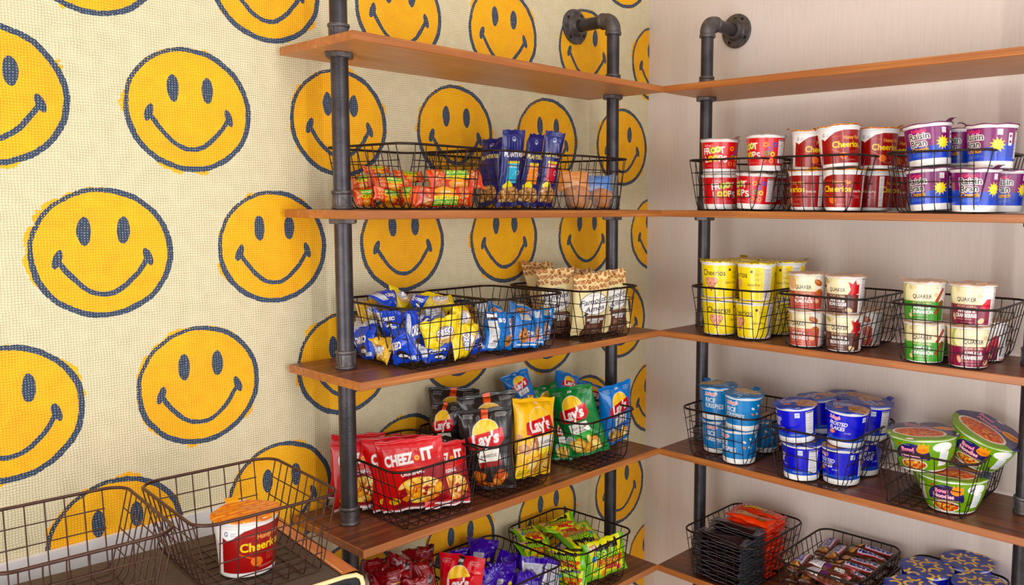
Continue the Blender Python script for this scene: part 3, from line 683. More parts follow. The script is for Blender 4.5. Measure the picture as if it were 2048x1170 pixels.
post(.1363,-1.0836,'L','iron pipe post at the near end of the shelves on the smiley wall')
post(.1363,-.31455,'L','iron pipe post on the smiley wall next to the corner, elbow and flange on top')
post(.30129,-.13694,'R','iron pipe post on the plain wall next to the corner, elbow and flange on top')
post(1.10425,-.13694,'R','iron pipe post at the right edge, beside the noodle bowls')
# ------------------------------------------------------------------ wire baskets
BW,BD,BH,TW,TD=.208,.255,.1206,.0515,.0293
def basket_meshes(mat):
    out={}
    mb=MB(); cr=.032; w,dd=BW/2,BD/2; pts=[]
    for cx,cy,a0 in ((w-cr,dd-cr,0),(-w+cr,dd-cr,90),(-w+cr,-dd+cr,180),(w-cr,-dd+cr,270)):
        for k in range(8):
            a=math.radians(a0+k*90/7); pts.append((cx+cr*math.cos(a),cy+cr*math.sin(a),BH))
    tube(mb,pts,.0024,10,True); out['rim']=mb.mesh('rim',mat)
    bw,bd=(BW-TW)/2,(BD-TD)/2; r=.0010; z0=.0022
    def lerp(a,b,t): return tuple(a[i]+(b[i]-a[i])*t for i in range(3))
    nx,ny=7,10; cb=.010
    for nm,sg in (('front_panel',-1),('back_panel',1)):
        mb=MB()
        for x in np.linspace(-bw+.004,bw-.004,nx):
            tube(mb,[(x,sg*(bd-cb),z0),(x,sg*(bd-cb*.3),z0+cb*.3),lerp((x,sg*bd,z0),(x,sg*dd,BH),.12),(x,sg*dd,BH)],r,6,cap=False)
        for t in (.25,.5,.75): tube(mb,[lerp((-bw+.002,sg*bd,z0),(-bw+.002,sg*dd,BH),t),lerp((bw-.002,sg*bd,z0),(bw-.002,sg*dd,BH),t)],r,6)
        out[nm]=mb.mesh(nm,mat)
    for nm,sg in (('left_panel',-1),('right_panel',1)):
        mb=MB()
        for y in np.linspace(-bd+.004,bd-.004,ny):
            tube(mb,[(sg*(bw-cb),y,z0),(sg*(bw-cb*.3),y,z0+cb*.3),lerp((sg*bw,y,z0),(sg*w,y,BH),.12),(sg*w,y,BH)],r,6,cap=False)
        for t in (.25,.5,.75): tube(mb,[lerp((sg*bw,-bd+.002,z0),(sg*w,-bd+.002,BH),t),lerp((sg*bw,bd-.002,z0),(sg*w,bd-.002,BH),t)],r,6)
        out[nm]=mb.mesh(nm,mat)
    mb=MB()
    for x in np.linspace(-bw+.004,bw-.004,nx): tube(mb,[(x,-bd+cb,z0),(x,bd-cb,z0)],r,6,cap=False)
    for y in np.linspace(-bd+.004,bd-.004,ny): tube(mb,[(-bw+cb,y,z0-.0009),(bw-cb,y,z0-.0009)],r,6,cap=False)
    out['base_grid']=mb.mesh('base_grid',mat)
    return out
BMs={'d':basket_meshes(M_wire),'b':basket_meshes(M_wire2)}
def basket(x,y,z,rot,label,grp='wire baskets on the shelves',k='d'):
    t=thing('wire_basket',label,'basket',(x,y,z+.0004),(0,0,math.radians(rot)),grp)
    for n_,me in BMs[k].items(): link(n_,me,t)
    return t
SW='on the smiley wall'; PW='on the plain wall'
for x,y,z,r,l in (
 (.4737,-.1747,ZS[2],.5,'black wire basket holding the yellow cereal cups'),
 (.7076,-.1710,ZS[2],-.3,'black wire basket holding the almond and maple oatmeal cups'),
 (.9682,-.1680,ZS[2],1.1,'black wire basket holding the green and dark red oatmeal cups'),
 (.4425,-.1601,0,1.4,'black wire basket holding the light blue cereal cups'),
 (.6933,-.1681,0,0,'black wire basket holding the royal blue cereal cups'),
 (.9474,-.1603,0,.7,'black wire basket holding the green noodle bowls'),
 (.4563,-.1606,ZS[4],-.2,'black wire basket holding the dark and orange candy bar stacks'),
 (.7190,-.1640,ZS[4],1.0,'black wire basket heaped with brown candy bars'),
 (.9600,-.1620,ZS[4],0,'black wire basket behind the blue macaroni cups'),
 (.4500,-.1583,ZS[1],0,'black wire basket holding the bright red cereal cups'),
 (.6856,-.1613,ZS[1],-.1,'black wire basket holding the dark red honey cereal cups'),
 (.9500,-.1700,ZS[1],1.0,'black wire basket holding the purple and blue cereal cups')): basket(x,y,z,r,l)
for x,y,z,r,l in (
 (.1462,-.9482,ZS[1],2.2,'black wire basket holding the orange granola bars'),
 (.1383,-.7135,ZS[1],2.6,'black wire basket holding the navy nut bags'),
 (.1382,-.4968,ZS[1],2.1,'black wire basket holding the wrapped muffins'),
 (.1473,-.9364,ZS[2],-.2,'black wire basket heaped with yellow and blue cookie bags'),
 (.1477,-.7265,ZS[2],1.8,'black wire basket holding the light blue cookie packs'),
 (.1619,-.4839,ZS[2],2.6,'black wire basket holding the cream cookie bags'),
 (.1438,-.9576,0,-.4,'black wire basket holding the red cracker bags'),
 (.1403,-.7394,0,.2,'black wire basket holding the black and yellow chip bags'),
 (.1531,-.4804,0,4.5,'black wire basket holding the green and blue chip bags'),
 (.1486,-.4835,ZS[4],1.8,'black wire basket holding the yellow-green sour candy bags'),
 (.1502,-.7310,ZS[4],-.7,'black wire basket holding the purple bags'),
 (.1480,-.9700,ZS[4],0,'black wire basket holding the dark red bags')): basket(x,y,z,90+r,l)
# ------------------------------------------------------------------ cups
def wrap_mesh(art,r0,r1,z0,z1,res=.0009,curve=0.0):
    nu=int(2*math.pi*(r0+r1)/2/res); nv=max(6,int((z1-z0)/res))
    u=np.linspace(0,1,nu+1); v=np.linspace(0,1,nv+1); U,V=np.meshgrid(u,v)
    th=-math.pi/2+(U-.5)*2*math.pi; rr=r0+(r1-r0)*V+curve*np.sin(V*math.pi); z=z0+(z1-z0)*V
    P=np.stack([rr*np.cos(th),rr*np.sin(th),z],-1).reshape(-1,3)
    C=art.sample(np.clip(U,0,.9999),1-np.clip(V,.0001,1)).reshape(-1,3)
    i,j=np.meshgrid(np.arange(nv),np.arange(nu),indexing='ij'); i=i.ravel(); j=j.ravel(); a=i*(nu+1)+j
    mb=MB(); mb.add(P,np.stack([a,a+1,a+nu+2,a+nu+1],1),C); return mb
def disc_mesh(art,R,z,res=.0012,wave=.0006,seed=1,dome=0.0):
    n=int(R/res); m=int(2*math.pi*R*.6/res); r=np.linspace(0,1,n+1); t=np.arange(m)*2*np.pi/m
    RR,T_=np.meshgrid(r,t,indexing='ij'); x=RR*np.cos(T_); y=RR*np.sin(T_)
    rg=np.random.RandomState(seed); zz=np.zeros_like(x)
    for k in range(5): a=rg.rand()*6.28; f=3+rg.rand()*7; zz+=wave/2*np.sin(f*(x*math.cos(a)+y*math.sin(a))+rg.rand()*6)
    zz+=wave*1.5*np.sin(T_*7+rg.rand()*6)*RR**6+dome*(1-RR**2)
    P=np.stack([x*R,y*R,z+zz],-1).reshape(-1,3)
    C=art.sample(np.clip((x+1)/2,0,.999),np.clip((1-y)/2,0,.999)).reshape(-1,3)
    i,j=np.meshgrid(np.arange(n),np.arange(m),indexing='ij'); i=i.ravel(); j=j.ravel(); j2=(j+1)%m
    mb=MB(); mb.add(P,np.stack([i*m+j,(i+1)*m+j,(i+1)*m+j2,i*m+j2],1),C)
    # turned-down skirt
    e=P.reshape(n+1,m,3)[-1]; k=np.array([1.012,1.012,1]); e2=e*k-np.array([0,0,.0022]); ce=C.reshape(n+1,m,3)[-1]
    jj=np.arange(m); mb.add(np.concatenate([e,e2]),np.stack([jj,m+jj,m+(jj+1)%m,(jj+1)%m],1),np.concatenate([ce,ce])); return mb
KINDS={ # art, r_base, r_top, h, label z0,z1, lid, lid radius
 'loops':(art_loops,.0395,.0450,.083,.0125,.0755,'silver',.0475),
 'honey':(art_honey,.0385,.0450,.088,.0070,.0765,'honey',.0490),
 'raisin':(art_raisin,.0400,.0455,.083,.0130,.0755,'raisin',.0485),
 'cheer':(art_cheerios,.0390,.0450,.0885,.0030,.0790,'yellow',.0485),
 'ohoney':(lambda:art_oats((192,84,70),'HONEY &','ALMONDS','honey'),.0360,.0415,.0810,.0020,.0795,'tan',.0445),
 'omaple':(lambda:art_oats((92,52,44),'MAPLE &','BROWN SUGAR','maple'),.0360,.0415,.0810,.0020,.0795,'tan',.0445),
 'oapple':(lambda:art_oats((64,150,44),'APPLES &','CINNAMON','apple'),.0360,.0415,.0810,.0020,.0795,'tan',.0445),
 'ocran':(lambda:art_oats((132,26,62),'APPLES &','CRANBERRIES','cran'),.0360,.0415,.0810,.0020,.0795,'tan',.0445),
 'rice':(art_rice,.0395,.0450,.083,.0130,.0750,'rice',.0490),
 'frost':(art_frost,.0400,.0455,.083,.0130,.0750,'frost',.0500),
 'bowl':(art_bowl,.0470,.0690,.074,.0040,.0680,'noodle',.0725),
 'mac':(art_mac,.0430,.0520,.140,.0100,.1330,'mac',.0560)}
_ck={}
def cup_kind(k):
    if k in _ck: return _ck[k]
    fn,rb,rt,h,z0,z1,lid,lr=KINDS[k]; out={}
    rz=lambda z: rb+(rt-rb)*z/h
    cv=.004 if k=='bowl' else 0
    mb=MB(); lathe(mb,[(rb-.006,.0035),(rb-.004,.0),(rb-.0008,.0),(rb,.0012)]+[(rz(z)+cv*math.sin(math.pi*max(0,min(1,(z-z0)/(z1-z0)))),z) for z in np.linspace(z0,z1,9)]+[(rz(z1+.001),z1+.001),(rt+.0006,h-.0055),(rt+.0018,h-.0045),(rt+.0024,h-.0028),(rt+.0020,h-.0012),(rt,h-.0006),(rt-.02,h-.0008),(.001,h-.0008)],64)
    out['cup_body']=(mb.mesh('cup_body',M_plast),None)
    a=fn(); out['printed_wrap']=(wrap_mesh(a,rz(z0)+.0004,rz(z1)+.0004,z0,z1,curve=cv).mesh('printed_wrap',M_print,colors=True),None)
    la=lid_art(lid); lm=[disc_mesh(la,lr,h+.0003,seed=q,dome=.001).mesh('foil_lid',M_foil,colors=True) for q in (1,2)]
    mb=MB(); n=8; w=.009; V=[]; cc=la.sample(np.array([.5]),np.array([.05]))[0]
    for i in range(n+1):
        t=i/n; ww=w*math.sqrt(max(0,1-t**3))+.0008; V+=[(-ww,-lr+.003-.017*t,h+.0008+.005*math.sin(t*2.4)),(ww,-lr+.003-.017*t,h+.0004+.0065*math.sin(t*2.2))]
    mb.add(V,[(2*i,2*i+1,2*i+3,2*i+2) for i in range(n)],cc); out['pull_tab']=mb.mesh('pull_tab',M_foil,colors=True)
    out['lids']=lm; out['h']=h; _ck[k]=out; return out
_cn=[0]
def cup(k,x,y,z,rot,label,tilt=(0,0),lrot=None,grp=None,name='cereal_cup',cat='cup'):
    q=cup_kind(k); _cn[0]+=1
    t=thing(name,label,cat,(x,y,z),(math.radians(tilt[0]),math.radians(tilt[1]),math.radians(rot)),grp)
    t.rotation_mode='XYZ'
    t.rotation_euler=(Matrix.Rotation(math.radians(tilt[0]),3,'X')@Matrix.Rotation(math.radians(tilt[1]),3,'Y')@Matrix.Rotation(math.radians(rot),3,'Z')).to_euler()
    link('cup_body',q['cup_body'][0],t); link('printed_wrap',q['printed_wrap'][0],t)
    l=link('foil_lid',q['lids'][_cn[0]%2],t)
    if k not in('bowl','mac'):
        l.rotation_euler.z=math.radians((_cn[0]*67)%360 if lrot is None else lrot); link('pull_tab',q['pull_tab'],l)
    elif lrot is not None: l.rotation_euler.z=math.radians(lrot)
    return t
B0=.0036
z=ZS[1]+B0; h=.0842
g='bright red cereal cups'
cup('loops',.409,-.225,z,58,'bright red cereal cup, lower left of its basket beside the pipe post',grp=g)
cup('loops',.405,-.225,z+h,29,'bright red cereal cup stacked at upper left, in front of the pipe post',grp=g,lrot=60)
cup('loops',.506,-.228,z+.002,-17,'bright red cereal cup tipped a little, lower middle of its basket',(0,3),grp=g,lrot=0)
cup('loops',.527,-.215,z+h+.005,-15,'bright red cereal cup stacked at the upper right, nutrition panel showing',grp=g,lrot=250)
cup('loops',.490,-.130,z,-60,'bright red cereal cup in the back row, mostly hidden behind the wires',grp=g)
h=.0893; g='dark red honey cereal cups'
cup('honey',.645,-.222,z,-5,'dark red honey cereal cup, lower left of the dark red group',grp=g)
cup('honey',.735,-.236,z,28,'dark red honey cereal cup, lower middle, whole yellow name facing out',grp=g)
cup('honey',.758,-.143,z,-18,'dark red honey cereal cup, lower right of the dark red group',grp=g)
cup('honey',.636,-.200,z+h,75,'dark red honey cereal cup, upper left of the dark red group',(0,2),grp=g,lrot=200)
cup('honey',.727,-.236,z+h+.003,72,'dark red honey cereal cup, upper middle, foil lid half peeled up',(0,-5),grp=g,lrot=190)
cup('honey',.770,-.148,z+h+.002,75,'dark red honey cereal cup, upper row, second from the right of its group',grp=g)
cup('honey',.776,-.062,z+h,67,'dark red honey cereal cup, farthest right of the upper row, against the wall',grp=g)
cup('honey',.690,-.058,z,30,'dark red honey cereal cup at the back of the lower row',grp=g)
cup('honey',.764,-.056,z,30,'dark red honey cereal cup at the back right of the lower row',grp=g)
h=.0842; g='purple and blue cereal cups'
cup('raisin',.928,-.236,z+.002,8,'purple and blue cereal cup, lower left of its group',(0,-4),grp=g)
cup('raisin',1.014,-.242,z,30,'purple and blue cereal cup, lower middle, orange pull tab on its lid',grp=g,lrot=40)
cup('raisin',.922,-.236,z+h+.006,21,'purple and blue cereal cup, upper left and tallest of its group',(0,-6),grp=g)
cup('raisin',.948,-.140,z+h+.002,16,'purple and blue cereal cup in the upper row between the two front ones',grp=g)
cup('raisin',1.034,-.222,z+h,-5,'purple and blue cereal cup, upper right of its group',grp=g,lrot=300)
cup('raisin',1.034,-.148,z,42,'purple and blue cereal cup, lower right, partly hidden behind another',grp=g)
cup('raisin',.940,-.136,z,34,'purple and blue cereal cup in the back of the lower row',grp=g)
z=ZS[2]+B0; h=.0898; g='yellow cereal cups'
cup('cheer',.417,-.228,z,53,'yellow cereal cup, lower left, whole name and heart bowl showing',grp=g)
cup('cheer',.512,-.224,z,9,'yellow cereal cup, lower right, bowl picture cut by its edge',grp=g)
cup('cheer',.413,-.228,z+h,38,'yellow cereal cup, upper left, lid tab sticking up beside the pipe',grp=g,lrot=300)
cup('cheer',.514,-.222,z+h,-13,'yellow cereal cup, upper right, nutrition panel on its side',grp=g,lrot=40)
cup('cheer',.428,-.128,z,40,'yellow cereal cup at the back left, lower row',grp=g)
cup('cheer',.426,-.128,z+h,120,'yellow cereal cup at the back left, white rim above the front ones',grp=g,lrot=100)
cup('cheer',.520,-.126,z,0,'yellow cereal cup at the back right, lower row',grp=g)
cup('cheer',.540,-.126,z+h,-19,'yellow cereal cup at the back right of the upper row',grp=g,lrot=160)
h=.0824; g='oatmeal cups'; nm='oatmeal_cup'
cup('ohoney',.6600,-.240,z,8,'salmon almond oatmeal cup, lower one of its stack',grp=g,name=nm)
cup('ohoney',.6575,-.240,z+h,25,'salmon almond oatmeal cup, on top of its stack',grp=g,name=nm)
cup('omaple',.7500,-.240,z,20,'brown maple oatmeal cup with a red leaf, lower one of its stack',grp=g,name=nm)
cup('omaple',.7500,-.240,z+h,8,'brown maple oatmeal cup with a red leaf, on top of its stack',grp=g,name=nm)
cup('ohoney',.7500,-.140,z,-10,'salmon almond oatmeal cup alone behind the brown maple stack',grp=g,name=nm)
cup('oapple',.9290,-.244,z,23,'green apple oatmeal cup, lower one of its stack',grp=g,name=nm)
cup('oapple',.9240,-.244,z+h,25,'green apple oatmeal cup, on top of its stack',grp=g,name=nm)
cup('ocran',1.014,-.238,z,42,'dark red cranberry oatmeal cup, lower one of its stack',grp=g,name=nm)
cup('ocran',1.017,-.236,z+h,11,'dark red cranberry oatmeal cup, on top of its stack',grp=g,name=nm)
cup('ocran',1.015,-.138,z,-6,'dark red cranberry oatmeal cup alone behind the cranberry stack',grp=g,name=nm)
cup('oapple',.928,-.140,z,-20,'green apple oatmeal cup alone behind the two front stacks',grp=g,name=nm)
z=B0; h=.0842; g='light blue cereal cups'
cup('rice',.396,-.190,z,36,'light blue cereal cup, lower left at the back of its basket',grp=g)
cup('rice',.394,-.196,z+h+.001,39,'light blue cereal cup, upper left, lid picture facing up',grp=g,lrot=210)
cup('rice',.482,-.232,z,8,'light blue cereal cup, lower front of its basket',grp=g)
cup('rice',.490,-.234,z+h,24,'light blue cereal cup, upper front of its basket',(0,2),grp=g,lrot=150)
cup('rice',.476,-.110,z,0,'light blue cereal cup alone at the back right, no cup on it',grp=g)
g='royal blue cereal cups'
cup('frost',.655,-.238,z,-36,'royal blue cereal cup, lower left of its basket',grp=g)
cup('frost',.738,-.206,z,-2,'royal blue cereal cup, lower right of the front row',grp=g)
cup('frost',.644,-.242,z+h+.003,-26,'royal blue cereal cup, upper left, lid name turned sideways',(4,-3),grp=g,lrot=70)
cup('frost',.742,-.200,z+h+.003,20,'royal blue cereal cup, upper middle, whole white name facing out',(2,4),grp=g,lrot=10)
cup('frost',.645,-.138,z,10,'royal blue cereal cup behind the lower left one',grp=g)
cup('frost',.644,-.140,z+h,0,'royal blue cereal cup in the upper row behind the left one',(0,-4),grp=g,lrot=100)
cup('frost',.742,-.112,z,60,'royal blue cereal cup behind the lower right one',grp=g)
cup('frost',.756,-.108,z+h+.001,-27,'royal blue cereal cup, upper right, nutrition panel at its side',(0,3),grp=g,lrot=180)
cup('frost',.675,-.062,z+h*.95,50,'royal blue cereal cup farthest back against the wall',grp=g)
g='green noodle bowls'; nb='noodle_bowl'
cup('bowl',.983,-.205,z,44,'green noodle bowl at the bottom front of its basket',(0,0),-34,g,nb,'bowl')
cup('bowl',.925,-.212,z+.076,37,'green noodle bowl at the upper left, resting on the front wires',(2,-3),-30,g,nb,'bowl')
cup('bowl',1.002,-.134,z+.088,34,'green noodle bowl tipped steeply at the upper right',(5,21),-50,g,nb,'bowl')
cup('bowl',.930,-.112,z+.001,60,'green noodle bowl hidden low behind the others',(0,0),0,g,nb,'bowl')
z=ZS[4]+B0; g='macaroni cups'; nm='macaroni_cup'
for x,y,l in ((.918,-.150,'blue macaroni cup, back left of the four, curved pasta on its lid'),(.930,-.262,'blue macaroni cup, front left of the four, lid cut by the picture edge'),(.974,-.056,'blue macaroni cup, back right of the four, lid paler in the light'),(1.032,-.155,'blue macaroni cup, front right of the four, beside the pipe post')):
    cup('mac',x,y,z,40,l,(0,0),(x*900)%360,g,nm)

# ------------------------------------------------------------------ pillow bags and wrappers
def pouch_parts(art,W,H,T,seed,crumple=1.0,seal=.07,res=.0011,back=(150,150,155),bend=0.0,sealv=False,soft=2.4,sideT=.0):
    """returns meshes body / top_seal / bottom_seal, centred, front toward -Y. seal = fraction of height"""
    rg=np.random.RandomState(seed); nu=max(16,int(W/res)); nv=max(16,int(H/res))
    u=np.linspace(-1,1,nu+1); v=np.linspace(-1,1,nv+1); U,V=np.meshgrid(u,v)
    vb=np.clip(np.abs(V)/(1-2*seal),0,1)
    puff=np.clip(1-np.abs(U)**soft,0,1)**.55*np.clip(1-vb**2.2,0,1)**.6
    # creases
    cr=np.zeros_like(U); asp=H/W
    for k in range(int(9*crumple)+2):
        a=rg.rand()*math.pi; cu,cv=rg.rand()*1.6-.8,rg.rand()*1.6-.8
        d=(U-cu)*math.cos(a)+(V-cv)*asp*math.sin(a); e=-(U-cu)*math.sin(a)+(V-cv)*asp*math.cos(a)
        L=.25+.5*rg.rand(); wd=.05+.10*rg.rand()
        cr+=(rg.rand()*1.4-.5)*np.exp(-(d/wd)**2-(e/L)**2)*(1-.0*d)
    for sg in (-1,1):
        f=5+rg.randint(5); ph=rg.rand()*6
        cr+=.55*np.sin(U*f*math.pi/1.2+ph+.6*np.sin(U*3+ph))*np.exp(-np.clip((1-2*seal-V*sg),0,3)/.22)*(V*sg<(1-2*seal))
    big=np.zeros_like(U)
    for k in range(4): a=rg.rand()*6.28; big+=np.sin((U*math.cos(a)+V*math.sin(a))*(1.3+1.7*rg.rand())*1.6+rg.rand()*6)
    env=np.clip(puff*1.6,0,1)
    y=-(T/2)*puff*(1+.10*big)-T*.075*crumple*cr*env
    yb=(T/2)*puff*(1-.10*big)+T*.06*crumple*cr[:,::-1]*env
    # outline: sides draw in where the bag is full; seals ripple
    x=U*W/2*(1-.05*np.clip(1-vb**2.2,0,1)-.012*np.sin(V*5+rg.rand()*6)); zz=V*H/2
    rip=.0018*crumple*np.sin(U*4+rg.rand()*6)*(np.abs(V)>.4)*np.abs(V)**3
    wob=bend*(V**2)*np.sign(V)+ (rg.rand()-.5)*.02*crumple*U*V + rip+ (rg.rand()-.5)*.010*crumple*(V**3)
    zz=zz+.0012*np.sin(U*9+rg.rand()*5)*(np.abs(V)>.9)
    rb=.0003*np.sin(V*nv*.9)*(np.abs(V)>1-2*seal)
    zig=(np.abs(V)>.999)*.0008*np.sign(np.sin(U*nu*1.1)); zz=zz+zig*np.sign(V)
    F_=np.stack([x,y+wob+rb,zz],-1); B_=np.stack([x,yb+wob+rb+.0003,zz],-1)
    C=art.sample(np.clip((U+1)/2,0,.9999),np.clip((1-V)/2,0,.9999))
    bc=np.tile(srgb(back),(nv+1,nu+1,1)); 
    lo=int(round(seal*nv)); hi=nv-lo; out={}
    def seg(nm,i0,i1,st):
        mb=MB(); ii=np.arange(i0,i1+1)
        Fv=F_[ii]; Cv=C[ii]; n=len(ii); i,j=np.meshgrid(np.arange(n-1),np.arange(nu),indexing='ij'); i=i.ravel(); j=j.ravel(); a=i*(nu+1)+j
        mb.add(Fv.reshape(-1,3),np.stack([a,a+1,a+nu+2,a+nu+1],1),Cv.reshape(-1,3))
        ic=np.unique(np.concatenate([ii[::st],[ii[-1]]])); jc=np.unique(np.concatenate([np.arange(0,nu+1,st),[nu]])); nj=len(jc); n=len(ic)
        Bv=B_[np.ix_(ic,jc)]; Bc=bc[np.ix_(ic,jc)]; i,j=np.meshgrid(np.arange(n-1),np.arange(nj-1),indexing='ij'); i=i.ravel(); j=j.ravel(); a=i*nj+j
        mb.add(Bv.reshape(-1,3),np.stack([a,a+nj,a+nj+1,a+1],1),Bc.reshape(-1,3)); return mb
    out['pouch']=seg('pouch',lo,hi,2)
    if lo>0: out['bottom_seal']=seg('bottom_seal',0,lo,1); out['top_seal']=seg('top_seal',hi,nv,1)
    return out,min(F_[...,2].min(),0)
_arts={}
def gart(k):
    if k not in _arts: _arts[k]=bag_art(k)
    return _arts[k]
# kind: thickness/width, crumple, seal, resolution, material, back colour
BK={'granola':(.36,1.0,.0,.0009,M_film,(206,80,50)),'peanut':(.34,.8,.06,.0009,M_film,(20,26,90)),'oreo':(.42,1.9,.0,.0009,M_film,(40,80,190)),'ahoy':(.40,1.5,.0,.0009,M_film,(22,110,190)),
 'amos':(.36,.9,.055,.0010,M_matte,(226,206,150)),'cheez':(.20,.9,.055,.0010,M_film,(170,20,36)),'lays':(.42,1.1,.05,.0010,M_film,(120,110,100)),'red':(.46,1.6,.0,.0010,M_film,(110,14,24)),
 'purple':(.34,2.0,.0,.0010,M_film,(54,24,140)),'sour':(.26,1.2,.0,.0009,M_film,(120,180,50))}
NM={'granola':('granola_bar','granola bar'),'peanut':('nut_bag','snack bag'),'oreo':('cookie_bag','snack bag'),'ahoy':('cookie_pack','cookie pack'),'amos':('cookie_pouch','snack bag'),'cheez':('cracker_bag','snack bag'),'lays':('chip_bag','chip bag'),'red':('snack_bag','snack bag'),'purple':('candy_bag','candy bag'),'sour':('sour_candy_bag','candy bag')}
GP={'granola':'orange granola bars','peanut':'navy nut bags','oreo':'small cookie bags','ahoy':'light blue cookie packs','amos':'cream cookie pouches','cheez':'red cracker bags','lays':'chip bags','red':'dark red snack bags','purple':'purple candy bags','sour':'yellow-green sour candy bags'}
_bs=[100]
def fam(k):
    for f in BK:
        if k.startswith(f): return f
def bag(kind,c,ang,wh,label,floor=None,tk=1.0):
    f=fam(kind); tr,cr,sl,res,mat,back=BK[f]; _bs[0]+=1
    q_={'red':1.22,'purple':1.16,'oreo':1.10,'sour':1.06}.get(f,1) if kind!='laysR' else 1
    W,H=wh[0]/1000*q_,wh[1]/1000*q_; T=min(tr*min(W,H*1.2)*tk,.052)
    if kind.startswith('lays'): back={'K':(40,36,36),'Y':(226,170,40),'G':(20,100,50),'B':(40,100,180),'R':(180,30,40)}[kind[4]]
    parts,_=pouch_parts(gart(kind),W,H,T,_bs[0],cr,sl,res,back)
    t=thing(NM[f][0],label,NM[f][1],c,(0,0,0),GP[f])
    R_=Matrix.Rotation(math.radians(ang[0]),3,'Z')@Matrix.Rotation(math.radians(ang[1]),3,'X')@Matrix.Rotation(math.radians(ang[2]),3,'Y')
    t.rotation_euler=R_.to_euler()
    # keep clear of the shelf and the wall
    Rn=np.array(R_); mz=1e9; mx=1e9
    for mb in parts.values():
        P=np.concatenate(mb.v)@Rn.T; mz=min(mz,P[:,2].min()); mx=min(mx,P[:,0].min())
    x,y,z=c
    if floor is not None and z+mz<floor+.0045: z=floor+.0045-mz
    if x+mx<.004: x=.004-mx
    t.location=(x,y,z)
    for n_,mb in parts.items(): mb.obj(n_,mat,t,colors=True)
    return t
